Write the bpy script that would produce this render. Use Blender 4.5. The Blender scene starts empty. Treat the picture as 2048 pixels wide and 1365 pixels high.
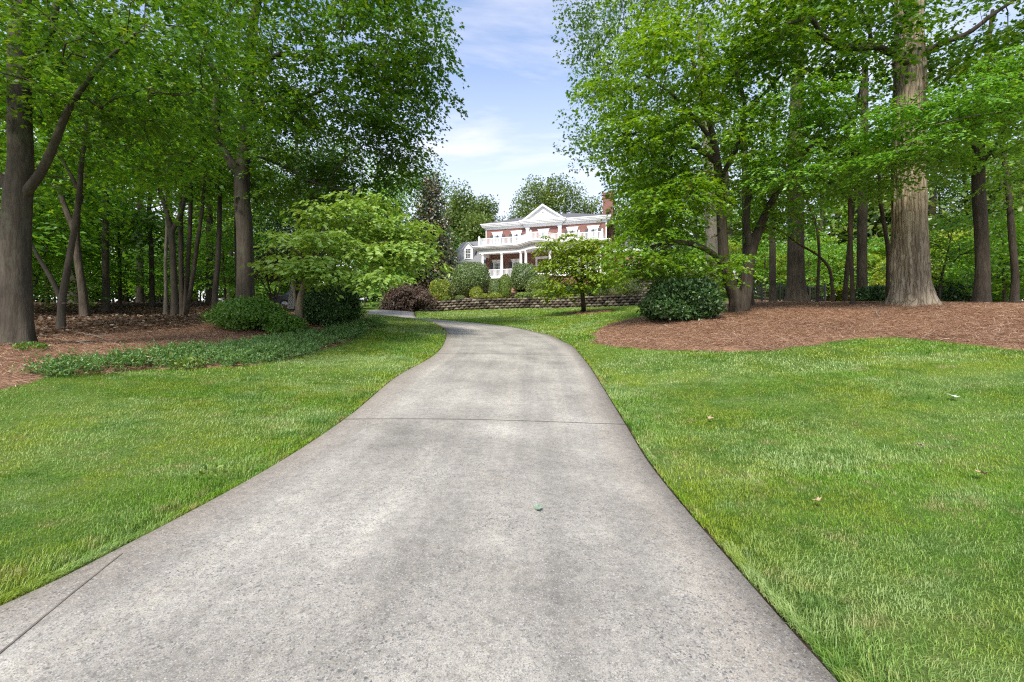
import bpy, math, random
import numpy as np
from mathutils import Vector, noise as mnoise
R = math.radians
rng = np.random.default_rng(11)
random.seed(5)
scene = bpy.context.scene
col = scene.collection

# ---------------------------------------------------------------- camera frame
F = 910.0                      # focal length, in pixels of a 2048 wide frame (16 mm on 36 mm)
CZ = 1.5                       # eye height
def P(px, py, d):              # point at depth d (metres) seen at px, py
    return np.array([(px-1024)/F*d, d, CZ-(py-682.5)/F*d])

# ---------------------------------------------------------------- terrain height
CTRL = [(-265,1365,1.74),(1660,1365,1.74),(700,1365,1.74),(688,842,5.96),(1247,850,5.96),(970,846,5.96),
 (873,708,11.6),(1160,713,11.6),(1015,711,11.6),(893,673,15),(1130,686,14.2),(885,655,18),(1080,667,17.5),(860,643,20),(1000,652,21),
 (830,638.5,21.3),(900,643,23),(780,638,25.5),(750,632,21.5),(740,624,31),(700,624,33),(770,620,34),
 (0,775,6.5),(0,1222,2.1),(0,950,4.0),(0,850,5.3),(300,740,8.6),(480,730,9.3),(640,698,12.5),(770,655,17),
 (598,655,14.5),(430,660,13.5),(200,690,10.5),(35,692,9),(125,665,11.5),(172,641,15),(212,630,20),(350,640,18),(400,612,25),
 (100,612,25),(-200,640,15),(-300,720,9),(490,635,17),(665,648,15.5),(640,618,30),
 (1450,704,10),(2048,703,8.5),(1700,677,11),(1195,680,13.5),(1900,690,9.5),(2048,900,4.5),(2048,790,6.3),(1500,900,4.9),(2048,1120,2.6),
 (1480,630,15.5),(1370,640,14.5),(1820,614,14),(1592,608,22),(1962,614,16),(1725,612,20),(2300,620,14),(1240,648,17),
 (1165,627,27),(1290,613.5,31),(1288,612,34),(1127,617,35),(939,621,36),(785,627,35),(1000,640,26),(1500,606,32),(1900,606,32)]
_c = [P(*t) for t in CTRL]
for x, y, z in [(-60,40,3.2),(-40,70,5),(60,40,3.2),(40,80,5),(-3.5,58,6.8),(11.6,54,6.8),(0,75,7.0),(20,52,6.6),(-12,57,5.4),
                (-60,0,1.0),(60,0,1.0),(0,-20,-2.6),(40,-20,-1.2),(-40,-20,-1.2),(-1,-4,-1.62),(-25,45,3.6),(28,45,3.8)]:
    _c.append(np.array([x,y,z+CZ]))
_c = np.array(_c)
def _phi(r2): return r2*np.log(r2+1e-9)*0.5
def _tps():
    n = len(_c); XY = _c[:,:2]
    K = _phi(((XY[:,None]-XY[None])**2).sum(-1)) + np.eye(n)*0.6
    Q = np.c_[np.ones(n), XY]
    A = np.block([[K,Q],[Q.T,np.zeros((3,3))]])
    return np.linalg.solve(A, np.r_[_c[:,2],0,0,0])
_w = _tps()
def H(x, y):
    x = np.clip(np.asarray(x,float),-60,60); y = np.clip(np.asarray(y,float),-20,80)
    sh = x.shape; x = x.ravel(); y = y.ravel(); out = np.empty(len(x))
    for i in range(0,len(x),40000):
        a = x[i:i+40000]; b = y[i:i+40000]
        r2 = (a[:,None]-_c[None,:,0])**2+(b[:,None]-_c[None,:,1])**2
        out[i:i+40000] = _phi(r2)@_w[:-3]+_w[-3]+_w[-2]*a+_w[-1]*b
    return out.reshape(sh)
_D = np.arange(1.2,75,0.03)
def G(px, py, dmin=1.2):        # where the sight line first meets the ground
    X = (px-1024)/F*_D; Z = CZ-(py-682.5)/F*_D
    hit = (Z < H(X,_D)) & (_D >= dmin)
    d = _D[np.argmax(hit)] if hit.any() else 40.0
    p = P(px,py,d); p[2] = float(H(p[0],p[1])); return p
def GD(px, d):                  # ground point under column px at depth d
    x = (px-1024)/F*d
    return np.array([x,d,float(H(x,d))])

def sdist(poly, x, y):          # signed distance to polygon, positive inside
    poly = np.asarray(poly)[:,:2]; x = np.asarray(x); y = np.asarray(y)
    ins = np.zeros(x.shape,bool); dm = np.full(x.shape,1e9)
    n = len(poly)
    for i in range(n):
        ax,ay = poly[i]; bx,by = poly[(i+1)%n]
        dx,dy = bx-ax,by-ay; L = dx*dx+dy*dy+1e-12
        t = np.clip(((x-ax)*dx+(y-ay)*dy)/L,0,1)
        dm = np.minimum(dm,(x-ax-t*dx)**2+(y-ay-t*dy)**2)
        c = ((ay>y)!=(by>y)) & (x < dx*(y-ay)/(dy+1e-12)+ax)
        ins ^= c
    return np.where(ins,1,-1)*np.sqrt(dm)

def catmull(pts, step):          # smooth curve through points, tangents weighted by chord length
    P_=np.array([np.asarray(p,float) for p in pts])
    if len(P_) == 2: P_=np.array([P_[0],(P_[0]+P_[1])/2,P_[1]])
    L=np.maximum(np.linalg.norm(np.diff(P_,axis=0),axis=1),1e-6); D=np.diff(P_,axis=0)/L[:,None]
    T=np.empty_like(P_); T[0]=D[0]; T[-1]=D[-1]
    T[1:-1]=(D[:-1]*L[1:,None]+D[1:]*L[:-1,None])/(L[1:]+L[:-1])[:,None]
    out=[]
    for i in range(len(L)):
        n=max(2,int(L[i]/step)); t=(np.arange(n)/n)[:,None]; h=L[i]
        out.append((2*t**3-3*t*t+1)*P_[i]+(t**3-2*t*t+t)*h*T[i]+(3*t*t-2*t**3)*P_[i+1]+(t**3-t*t)*h*T[i+1])
    return np.concatenate(out+[P_[-1:]])

# ---------------------------------------------------------------- object helpers
def tag(o, label=None, cat=None, group=None, kind=None):
    if label: o['label'] = label
    if cat: o['category'] = cat
    if group: o['group'] = group
    if kind: o['kind'] = kind
    return o
def link(name, me, mats=(), parent=None):
    o = bpy.data.objects.new(name, me); col.objects.link(o)
    for m in (mats if isinstance(mats,(list,tuple)) else [mats]): me.materials.append(m)
    if parent is not None: o.parent = parent
    return o
def empty(name, loc, rz=0):
    o = bpy.data.objects.new(name, None); col.objects.link(o)
    o.location = [float(c) for c in loc]; o.rotation_euler = (0,0,rz); o.empty_display_size = .2
    return o
def raw(name, V, Fc, mats, parent=None, smooth=False, org=None):   # V (n,3), Fc (m,k): polygons all of k corners
    V = np.asarray(V,np.float32); Fc = np.asarray(Fc,np.int32)
    if org is not None: V = V-np.asarray(org,np.float32)
    me = bpy.data.meshes.new(name); k = Fc.shape[1]; m = len(Fc)
    me.vertices.add(len(V)); me.vertices.foreach_set('co',V.ravel())
    me.loops.add(m*k); me.loops.foreach_set('vertex_index',Fc.ravel())
    me.polygons.add(m); me.polygons.foreach_set('loop_start',np.arange(0,m*k,k,dtype=np.int32))
    me.polygons.foreach_set('use_smooth',np.full(m,smooth))
    me.update(calc_edges=True)
    return link(name,me,mats,parent)
def copy_tree(o, parent=None):
    c = o.copy(); col.objects.link(c)
    if parent is not None: c.parent = parent
    for ch in KIDS.get(o.name,[]): copy_tree(ch,c)
    return c
KIDS = {}
def kid(o, ch): KIDS.setdefault(o.name,[]).append(ch); return ch

class MB:                        # collects boxes, prisms and turned shapes into one mesh
    def __init__(s): s.v=[]; s.f=[]
    def add(s, vs, fs):
        n=len(s.v); s.v+= [tuple(map(float,p)) for p in vs]; s.f+=[tuple(i+n for i in f) for f in fs]; return s
    def box(s,x0,y0,z0,x1,y1,z1):
        return s.add([(x0,y0,z0),(x1,y0,z0),(x1,y1,z0),(x0,y1,z0),(x0,y0,z1),(x1,y0,z1),(x1,y1,z1),(x0,y1,z1)],
          [(0,3,2,1),(4,5,6,7),(0,1,5,4),(1,2,6,5),(2,3,7,6),(3,0,4,7)])
    def beam(s,a,b,w,h):         # bar between two points, w wide (level) and h high
        a=np.array(a,float); b=np.array(b,float); t=b-a; t/=np.linalg.norm(t)
        sd=np.cross(t,[0,0,1.0]); 
        if np.linalg.norm(sd)<1e-3: sd=np.array([1.0,0,0])
        sd/=np.linalg.norm(sd); up=np.cross(sd,t)
        vs=[p+sx*sd*w/2+sz*up*h/2 for p in (a,b) for sx,sz in ((-1,-1),(1,-1),(1,1),(-1,1))]
        return s.add(vs,[(0,1,2,3),(4,7,6,5),(0,4,5,1),(1,5,6,2),(2,6,7,3),(3,7,4,0)])
    def prism(s,pts,z0,z1):      # plan outline (counter-clockwise) raised from z0 to z1
        n=len(pts)
        vs=[(p[0],p[1],z0) for p in pts]+[(p[0],p[1],z1) for p in pts]
        fs=[tuple(range(n-1,-1,-1)),tuple(range(n,2*n))]+[(i,(i+1)%n,n+(i+1)%n,n+i) for i in range(n)]
        return s.add(vs,fs)
    def xprism(s,prof,y0,y1):    # profile in x,z swept along y
        n=len(prof)
        vs=[(p[0],y0,p[1]) for p in prof]+[(p[0],y1,p[1]) for p in prof]
        fs=[tuple(range(n)),tuple(range(2*n-1,n-1,-1))]+[(i,n+i,n+(i+1)%n,(i+1)%n) for i in range(n)]
        return s.add(vs,fs)
    def lathe(s,c,prof,n=16):    # prof: (radius, z)
        vs=[];fs=[];m=len(prof)
        for r,z in prof:
            for k in range(n):
                a=2*math.pi*k/n; vs.append((c[0]+r*math.cos(a),c[1]+r*math.sin(a),c[2]+z))
        for j in range(m-1):
            for k in range(n): fs.append((j*n+k,j*n+(k+1)%n,(j+1)*n+(k+1)%n,(j+1)*n+k))
        fs.append(tuple(range(n-1,-1,-1))); fs.append(tuple((m-1)*n+k for k in range(n)))
        return s.add(vs,fs)
    def build(s,name,mat,parent=None,smooth=False):
        me=bpy.data.meshes.new(name); me.from_pydata(s.v,[],s.f); me.update()
        uv=me.uv_layers.new(name='UVMap')
        for p in me.polygons:
            n=p.normal
            if abs(n.z)>.75: t=Vector((1,0,0)); b=Vector((0,1,0))
            else:
                t=Vector((-n.y,n.x,0)).normalized(); b=Vector((0,0,1))
            for li in p.loop_indices:
                c=me.vertices[me.loops[li].vertex_index].co
                uv.data[li].uv=(c.dot(t),c.dot(b))
            p.use_smooth=smooth
        return link(name,me,mat,parent)
# ---------------------------------------------------------------- materials
class NT:
    def __init__(s,name):
        s.m=bpy.data.materials.new(name); s.m.use_nodes=True; s.t=s.m.node_tree; s.t.nodes.clear()
        s.out=s.n('ShaderNodeOutputMaterial')
    def n(s,typ,**kw):
        x=s.t.nodes.new(typ)
        for k,v in kw.items():
            if k.startswith('_'): setattr(x,k[1:],v)
            else:
                key=k.replace('__',' ')
                x.inputs[key].default_value=v
        return x
    def l(s,a,b): s.t.links.new(a,b)
    def ramp(s,fac,stops,interp='LINEAR'):
        r=s.n('ShaderNodeValToRGB'); r.color_ramp.interpolation=interp
        e=r.color_ramp.elements
        while len(e)<len(stops): e.new(.5)
        for q,(p,c) in zip(e,stops):
            q.position=p; q.color=(c if len(c)==4 else (*c,1)) if not isinstance(c,(int,float)) else (c,c,c,1)
        s.l(fac,r.inputs[0]); return r.outputs[0]
    def mix(s,fac,a,b,mode='MIX'):
        x=s.t.nodes.new('ShaderNodeMix'); x.data_type='RGBA'; x.blend_type=mode
        for sock,v in ((x.inputs[0],fac),(x.inputs[6],a),(x.inputs[7],b)):
            if isinstance(v,bpy.types.NodeSocket): s.l(v,sock)
            elif isinstance(v,(int,float)): sock.default_value=v
            else: sock.default_value=(*v,1) if len(v)==3 else v
        return x.outputs[2]
    def noise(s,vec,scale,detail=4,rough=.55):
        x=s.n('ShaderNodeTexNoise',Scale=scale,Detail=detail,Roughness=rough)
        if vec is not None: s.l(vec,x.inputs['Vector'])
        return x.outputs['Fac']
    def mapping(s,vec,scale=(1,1,1)):
        x=s.n('ShaderNodeMapping'); x.inputs['Scale'].default_value=scale; s.l(vec,x.inputs['Vector']); return x.outputs[0]
    def bump(s,h,strength=.4,dist=.02):
        x=s.n('ShaderNodeBump',Strength=strength,Distance=dist); s.l(h,x.inputs['Height']); return x.outputs[0]
    def pbr(s,colr,rough=.7,normal=None,spec=.3,metal=0.0):
        b=s.n('ShaderNodeBsdfPrincipled')
        if isinstance(colr,bpy.types.NodeSocket): s.l(colr,b.inputs['Base Color'])
        else: b.inputs['Base Color'].default_value=(*colr,1)
        if isinstance(rough,bpy.types.NodeSocket): s.l(rough,b.inputs['Roughness'])
        else: b.inputs['Roughness'].default_value=rough
        b.inputs['Specular IOR Level'].default_value=spec; b.inputs['Metallic'].default_value=metal
        if normal is not None: s.l(normal,b.inputs['Normal'])
        s.l(b.outputs[0],s.out.inputs[0]); return s.m
    def geo(s,k): return s.n('ShaderNodeNewGeometry').outputs[k]
    def tc(s,k): return s.n('ShaderNodeTexCoord').outputs[k]

def leaf_mat(name, stops, trans=.42, tint=(1.35,1.15,.45), gloss=.05, rough=.45, patch=None, k=1.75, warm=True):
    t=NT(name)
    c=t.ramp(t.geo('Random Per Island'),[(p,tuple(min(.8,q*k*f) for q,f in zip(cc,(1.18,1.06,.72) if warm else (1,1,1)))) for p,cc in stops])
    if patch:                                   # (scale, darker, lighter) slow change of leaf colour through the plant
        f=t.noise(t.geo('Position'),patch[0],2); c=t.mix(1.0,c,t.ramp(f,[(.35,patch[1]),(.65,patch[2])]),'MULTIPLY')
    d=t.n('ShaderNodeBsdfDiffuse'); t.l(c,d.inputs[0])
    tr=t.n('ShaderNodeBsdfTranslucent'); t.l(t.mix(1.0,c,tint,'MULTIPLY'),tr.inputs[0])
    m=t.n('ShaderNodeMixShader'); m.inputs[0].default_value=trans; t.l(d.outputs[0],m.inputs[1]); t.l(tr.outputs[0],m.inputs[2])
    g=t.n('ShaderNodeBsdfGlossy'); g.inputs['Roughness'].default_value=rough; g.inputs[0].default_value=(.9,.95,.9,1)
    m2=t.n('ShaderNodeMixShader'); m2.inputs[0].default_value=gloss
    t.l(m.outputs[0],m2.inputs[1]); t.l(g.outputs[0],m2.inputs[2]); t.l(m2.outputs[0],t.out.inputs[0])
    return t.m

def greens(a,b,c): return [(0,a),(.45,b),(.8,b),(1,c)]
M={}
M['maple']  = leaf_mat('maple_leaf', greens((.024,.075,.008),(.046,.125,.012),(.11,.19,.022)),trans=.45,patch=(.55,(.72,.8,.85),(1.25,1.15,1.0)))
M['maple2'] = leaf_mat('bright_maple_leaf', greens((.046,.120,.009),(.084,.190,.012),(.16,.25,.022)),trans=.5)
M['dogwood']= leaf_mat('dogwood_leaf', greens((.085,.15,.022),(.14,.215,.04),(.20,.255,.07)),trans=.45,tint=(1.25,1.1,.5),k=2.3,warm=False)
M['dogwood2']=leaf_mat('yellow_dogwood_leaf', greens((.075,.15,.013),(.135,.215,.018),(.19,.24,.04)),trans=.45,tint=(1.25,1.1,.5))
M['oak']    = leaf_mat('oak_leaf', greens((.030,.085,.020),(.055,.130,.030),(.10,.17,.06)),trans=.35)
M['far']    = leaf_mat('far_tree_leaf', greens((.045,.090,.022),(.075,.130,.032),(.12,.165,.055)),trans=.4,patch=(.22,(.75,.8,.9),(1.15,1.1,1.0)))
M['beech']  = leaf_mat('beech_leaf', greens((.042,.130,.014),(.070,.185,.022),(.13,.25,.04)),trans=.5,k=1.95)
M['under']  = leaf_mat('understory_leaf', greens((.034,.105,.014),(.065,.165,.02),(.14,.25,.03)),trans=.5,k=2.2)
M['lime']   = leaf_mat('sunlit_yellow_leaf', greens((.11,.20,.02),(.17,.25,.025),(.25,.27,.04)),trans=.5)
M['magnolia']=leaf_mat('magnolia_leaf', [(0,(.016,.040,.014)),(.5,(.030,.060,.020)),(.62,(.13,.085,.035)),(1,(.19,.13,.06))],trans=.08,gloss=.10,k=1.2,warm=False)
M['darkbush']=leaf_mat('dark_shrub_leaf', greens((.014,.040,.014),(.022,.058,.018),(.045,.095,.030)),trans=.15,gloss=.06,rough=.4)
M['azalea'] = leaf_mat('azalea_leaf', greens((.030,.085,.012),(.055,.14,.016),(.10,.19,.03)),trans=.35)
M['redmaple']=leaf_mat('red_maple_leaf', [(0,(.05,.026,.022)),(.5,(.085,.045,.034)),(.85,(.11,.075,.04)),(1,(.08,.10,.04))],trans=.3,tint=(1.3,.8,.5),k=1.5,warm=False)
M['box_dark']=leaf_mat('clipped_shrub_leaf', [(0,(.022,.050,.016)),(.4,(.050,.095,.030)),(.75,(.075,.125,.045)),(1,(.16,.20,.10))],trans=.2,gloss=.06)
M['box_pale']=leaf_mat('pale_shrub_leaf', greens((.045,.085,.028),(.08,.125,.045),(.13,.175,.08)),trans=.25)
M['box_lime']=leaf_mat('lime_shrub_leaf', greens((.075,.125,.013),(.12,.165,.016),(.17,.20,.03)),trans=.35)
M['box_mid']=leaf_mat('mid_green_shrub_leaf', greens((.045,.095,.015),(.08,.135,.022),(.125,.175,.042)),trans=.3)
M['varieg'] = leaf_mat('variegated_leaf', [(0,(.05,.08,.035)),(.5,(.10,.14,.07)),(1,(.22,.24,.15))],trans=.3)
M['rust']   = leaf_mat('bronze_shrub_leaf', [(0,(.05,.07,.02)),(.5,(.09,.09,.03)),(1,(.14,.09,.04))],trans=.25)
M['juniper']= leaf_mat('juniper_needles', [(0,(.030,.085,.028)),(.5,(.060,.14,.048)),(.93,(.10,.185,.07)),(1,(.14,.10,.04))],trans=.3,k=1.9)
M['ivy']    = leaf_mat('ivy_leaf', greens((.03,.07,.015),(.06,.12,.02),(.13,.2,.04)),trans=.3)
M['litter'] = leaf_mat('dead_leaf', [(0,(.05,.030,.018)),(.5,(.11,.07,.042)),(.9,(.18,.12,.08)),(1,(.30,.24,.18))],trans=.1,tint=(1,.8,.6),k=1.15,warm=False)
M['needle'] = leaf_mat('pine_needle', [(0,(.17,.088,.052)),(.5,(.345,.210,.136)),(.9,(.46,.315,.22)),(1,(.58,.45,.33))],trans=.12,tint=(1,.85,.7),k=1.28,warm=False)

def grass_mat():
    t=NT('grass_blade'); pos=t.geo('Position')
    rnd=t.geo('Random Per Island')
    c=t.ramp(rnd,[(0,(.090,.24,.012)),(.40,(.16,.355,.018)),(.75,(.25,.43,.035)),(.92,(.33,.43,.10)),(1,(.50,.44,.22))])
    big=t.noise(t.mapping(pos,(.13,.62,.3)),1.0,5,.6)
    c=t.mix(t.ramp(big,[(.46,0.0),(.57,.75)]),c,(.42,.54,.22))        # pale mowing stripes: sheen of laid-over blades put into the colour
    yel=t.noise(pos,.8,3,.6)
    c=t.mix(t.ramp(yel,[(.46,0.0),(.62,.8)]),c,(.31,.39,.022))        # yellow-green patches
    dk=t.noise(t.mapping(pos,(1.3,1.3,1)),1.4,5,.7)
    c=t.mix(t.ramp(dk,[(.36,.8),(.50,0.0)]),c,(.07,.21,.014))
    pl=t.noise(t.mapping(pos,(1.2,1.5,1)),1.3,5,.65)
    c=t.mix(t.ramp(pl,[(.55,0.0),(.68,.5)]),c,(.38,.50,.24))          # greyish worn patches
    dry=t.noise(t.mapping(pos,(1.9,1.9,1)),1.7,5,.7)
    c=t.mix(t.ramp(dry,[(.55,0.0),(.69,.75)]),c,(.46,.38,.19))        # straw-coloured dry spots
    d=t.n('ShaderNodeBsdfDiffuse'); t.l(c,d.inputs[0])
    tr=t.n('ShaderNodeBsdfTranslucent'); t.l(t.mix(1.0,c,(1.2,1.1,.5),'MULTIPLY'),tr.inputs[0])
    m=t.n('ShaderNodeMixShader'); m.inputs[0].default_value=.35; t.l(d.outputs[0],m.inputs[1]); t.l(tr.outputs[0],m.inputs[2])
    g=t.n('ShaderNodeBsdfGlossy'); g.inputs['Roughness'].default_value=.45
    m2=t.n('ShaderNodeMixShader'); m2.inputs[0].default_value=.04
    t.l(m.outputs[0],m2.inputs[1]); t.l(g.outputs[0],m2.inputs[2]); t.l(m2.outputs[0],t.out.inputs[0])
    return t.m
M['grass']=grass_mat()

def ground_mat():
    t=NT('lawn_ground'); pos=t.geo('Position')
    f=t.noise(pos,9,6,.7); c=t.ramp(f,[(.3,(.030,.052,.010)),(.5,(.060,.115,.016)),(.7,(.12,.17,.03)),(.85,(.16,.13,.06))])
    big=t.noise(t.mapping(pos,(.28,.65,.3)),1.0,4,.6)
    c=t.mix(t.ramp(big,[(.42,0.0),(.62,.6)]),c,(.16,.22,.06))
    return t.pbr(c,.9,t.bump(t.noise(pos,40,5,.7),.8,.03),.1)
M['ground']=ground_mat()

def straw_mat(name,stops,fine=1.0):
    t=NT(name); pos=t.geo('Position')
    wob=t.noise(pos,1.7,3)
    v=t.n('ShaderNodeVectorMath',_operation='ADD'); t.l(pos,v.inputs[0]); 
    sc=t.n('ShaderNodeVectorMath',_operation='SCALE'); nn=t.n('ShaderNodeTexNoise',Scale=2.2); t.l(pos,nn.inputs['Vector']); t.l(nn.outputs['Color'],sc.inputs[0]); sc.inputs['Scale'].default_value=.5
    t.l(sc.outputs[0],v.inputs[1])
    a=t.noise(t.mapping(v.outputs[0],(55*fine,9*fine,20)),1,4,.7); b=t.noise(t.mapping(v.outputs[0],(8*fine,50*fine,20)),1,4,.7)
    mx=t.n('ShaderNodeMath',_operation='MAXIMUM'); t.l(a,mx.inputs[0]); t.l(b,mx.inputs[1])
    c=t.ramp(mx.outputs[0],stops)
    big=t.noise(pos,.55,4,.6)
    c=t.mix(1.0,c,t.ramp(big,[(.3,(.62,.6,.6)),(.7,(1.15,1.12,1.1))]),'MULTIPLY')
    return t.pbr(c,.95,t.bump(mx.outputs[0],.9,.05),.05)
M['straw']=straw_mat('pine_straw_base',[(.38,(.15,.09,.063)),(.54,(.32,.19,.122)),(.68,(.45,.29,.195)),(.82,(.60,.46,.35))])
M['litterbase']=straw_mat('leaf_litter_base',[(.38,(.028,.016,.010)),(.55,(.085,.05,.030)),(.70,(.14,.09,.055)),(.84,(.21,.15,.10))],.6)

def bark_mat(name, dark, mid, pale, scale=6., stretch=.16, bump=.8, moss=None, crack=.5):
    t=NT(name); pos=t.tc('Object')
    nz=t.n('ShaderNodeTexNoise',Scale=3.); t.l(pos,nz.inputs['Vector'])
    sc=t.n('ShaderNodeVectorMath',_operation='SCALE'); t.l(nz.outputs['Color'],sc.inputs[0]); sc.inputs['Scale'].default_value=.12
    v=t.n('ShaderNodeVectorMath',_operation='ADD'); t.l(pos,v.inputs[0]); t.l(sc.outputs[0],v.inputs[1])
    mp=t.mapping(v.outputs[0],(1,1,stretch*.5))
    vo=t.n('ShaderNodeTexVoronoi',Scale=scale*3.4,_feature='DISTANCE_TO_EDGE'); t.l(mp,vo.inputs['Vector'])
    n1=t.noise(mp,scale*1.6,6,.7); n2=t.noise(pos,1.3,4,.6)
    h=t.n('ShaderNodeMath',_operation='MULTIPLY'); t.l(t.ramp(vo.outputs['Distance'],[(0,1-crack),(.14,1)]),h.inputs[0]); t.l(n1,h.inputs[1])
    c=t.ramp(h.outputs[0],[(.14,dark),(.40,mid),(.68,pale)])
    c=t.mix(1.0,c,t.ramp(n2,[(.3,(.72,.72,.72)),(.7,(1.18,1.16,1.12))]),'MULTIPLY')
    if moss: c=t.mix(t.ramp(t.noise(pos,2.1,5,.65),[(.56,0.0),(.72,.6)]),c,moss)
    return t.pbr(c,.92,t.bump(h.outputs[0],bump,.04),.12)
M['bark_maple']=bark_mat('grey_maple_bark',(.027,.022,.017),(.062,.052,.041),(.108,.094,.076),6,.2,.5,(.10,.11,.07),.16)
M['bark_oak']=bark_mat('white_oak_bark',(.075,.056,.038),(.265,.215,.152),(.44,.375,.285),3.4,.10,1.0,(.24,.215,.15),.5)
M['bark_dark']=bark_mat('dark_bark',(.024,.019,.015),(.068,.055,.042),(.125,.105,.082),6,.2,.6,None,.25)
M['bark_grey']=bark_mat('pale_grey_bark',(.09,.075,.06),(.20,.175,.145),(.32,.29,.25),6,.2,.7,None,.35)
M['bark_dog']=bark_mat('dogwood_bark',(.08,.062,.045),(.19,.155,.115),(.30,.26,.20),14,.5,.6,None,.3)
M['twig']=bark_mat('branch_bark',(.030,.022,.016),(.070,.052,.038),(.12,.095,.07),10,.3,.4,None,.2)

def concrete_mat():
    t=NT('aggregate_concrete'); uv=t.tc('UV'); pos=t.geo('Position')
    sep=t.n('ShaderNodeSeparateXYZ'); t.l(uv,sep.inputs[0])
    base=t.ramp(t.noise(pos,.9,5,.6),[(.30,(.205,.191,.168)),(.5,(.335,.315,.277)),(.7,(.46,.436,.384))])
    streak=t.noise(t.mapping(uv,(9,.22,1)),1.0,4,.6)             # tyre-worn lengthwise streaks
    base=t.mix(1.0,base,t.ramp(streak,[(.32,(.77,.765,.765)),(.5,(.96,.955,.945)),(.68,(1.16,1.14,1.10))]),'MULTIPLY')
    stain=t.noise(pos,2.6,5,.7)
    base=t.mix(t.ramp(stain,[(.56,0.0),(.75,.38)]),base,(.38,.335,.27))
    # brown soil stain creeping in from both edges
    e=t.n('ShaderNodeMath',_operation='SUBTRACT'); t.l(sep.outputs[0],e.inputs[0]); e.inputs[1].default_value=.5
    ab=t.n('ShaderNodeMath',_operation='ABSOLUTE'); t.l(e.outputs[0],ab.inputs[0])
    ad=t.n('ShaderNodeMath',_operation='MULTIPLY_ADD'); t.l(t.noise(t.mapping(uv,(3,.5,1)),1,4,.6),ad.inputs[0]); ad.inputs[1].default_value=.22; t.l(ab.outputs[0],ad.inputs[2])
    base=t.mix(t.ramp(ad.outputs[0],[(.47,0.0),(.60,.72)]),base,(.255,.215,.175))
    # exposed aggregate: dark pebbles and pale grains
    nd=t.n('ShaderNodeTexNoise',Scale=55.,Detail=2); t.l(pos,nd.inputs['Vector']); ns=t.n('ShaderNodeVectorMath',_operation='SCALE'); t.l(nd.outputs['Color'],ns.inputs[0]); ns.inputs['Scale'].default_value=.022
    pw=t.n('ShaderNodeVectorMath',_operation='ADD'); t.l(pos,pw.inputs[0]); t.l(ns.outputs[0],pw.inputs[1])
    v1=t.n('ShaderNodeTexVoronoi',Scale=88.,Randomness=1.); t.l(pw.outputs[0],v1.inputs['Vector'])
    v2=t.n('ShaderNodeTexVoronoi',Scale=150.,Randomness=1.); t.l(pos,v2.inputs['Vector'])
    sc1=t.n('ShaderNodeSeparateColor'); t.l(v1.outputs['Color'],sc1.inputs[0])
    sc2=t.n('ShaderNodeSeparateColor'); t.l(v2.outputs['Color'],sc2.inputs[0])
    def cell(v,s,size,lo):
        sz=t.n('ShaderNodeMath',_operation='MULTIPLY_ADD'); t.l(s.outputs[2],sz.inputs[0]); sz.inputs[1].default_value=size*.95; sz.inputs[2].default_value=size*.25
        a=t.n('ShaderNodeMath',_operation='LESS_THAN'); t.l(v.outputs['Distance'],a.inputs[0]); t.l(sz.outputs[0],a.inputs[1])
        b=t.n('ShaderNodeMath',_operation='GREATER_THAN'); t.l(s.outputs[0],b.inputs[0]); b.inputs[1].default_value=lo
        c=t.n('ShaderNodeMath',_operation='MULTIPLY'); t.l(a.outputs[0],c.inputs[0]); t.l(b.outputs[0],c.inputs[1]); return c
    patchy=t.ramp(t.noise(pos,1.6,4,.65),[(.36,.22),(.62,.85)])
    k1=cell(v1,sc1,.58,.40); k2=cell(v2,sc2,.58,.30)
    f1=t.n('ShaderNodeMath',_operation='MULTIPLY'); t.l(k1.outputs[0],f1.inputs[0]); t.l(patchy,f1.inputs[1])
    f2=t.n('ShaderNodeMath',_operation='MULTIPLY'); t.l(k2.outputs[0],f2.inputs[0]); f2.inputs[1].default_value=.7
    peb=t.ramp(sc1.outputs[1],[(0,(.085,.083,.085)),(.35,(.15,.147,.145)),(.65,(.25,.24,.225)),(.85,(.32,.27,.21)),(1,(.46,.43,.39))])
    grit=t.noise(pos,210,3,.7); mott=t.noise(pos,16,5,.75)
    base=t.mix(1.0,base,t.ramp(grit,[(.34,(.62,.62,.62)),(.5,(1.,1.,1.)),(.66,(1.32,1.31,1.28))]),'MULTIPLY')
    base=t.mix(1.0,base,t.ramp(mott,[(.36,(.78,.775,.765)),(.5,(1.,1.,1.)),(.64,(1.16,1.15,1.13))]),'MULTIPLY')
    c=t.mix(f2.outputs[0],base,t.ramp(sc2.outputs[1],[(0,(.10,.10,.10)),(.4,(.20,.195,.185)),(.7,(.33,.315,.285)),(1,(.50,.48,.44))]))
    c=t.mix(f1.outputs[0],c,peb)
    hh=t.n('ShaderNodeMath',_operation='ADD'); t.l(k1.outputs[0],hh.inputs[0]); t.l(t.noise(pos,160,3,.6),hh.inputs[1])
    return t.pbr(c,.88,t.bump(hh.outputs[0],.35,.006),.2)
M['concrete']=concrete_mat()
def plain(name,c,rough=.6,spec=.3,var=.12,scale=4.,metal=0.):
    t=NT(name); f=t.noise(t.tc('Object'),scale,5,.6)
    lo=tuple(x*(1-var) for x in c); hi=tuple(min(1,x*(1+var)) for x in c)
    return t.pbr(t.ramp(f,[(.3,lo),(.7,hi)]),rough,t.bump(f,.1,.01),spec,metal)
M['joint']=plain('joint_filler',(.075,.064,.052),.95,.05)
M['crackfill']=plain('groove_dirt',(.165,.145,.12),.95,.05,.4,6)
M['soil']=plain('dark_soil',(.050,.036,.026),.95,.05,.4,9)
M['white']=plain('white_paint',(.80,.80,.79),.5,.3,.04,2)
M['trim']=plain('white_trim_paint',(.78,.78,.775),.5,.3,.05,1)
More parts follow.
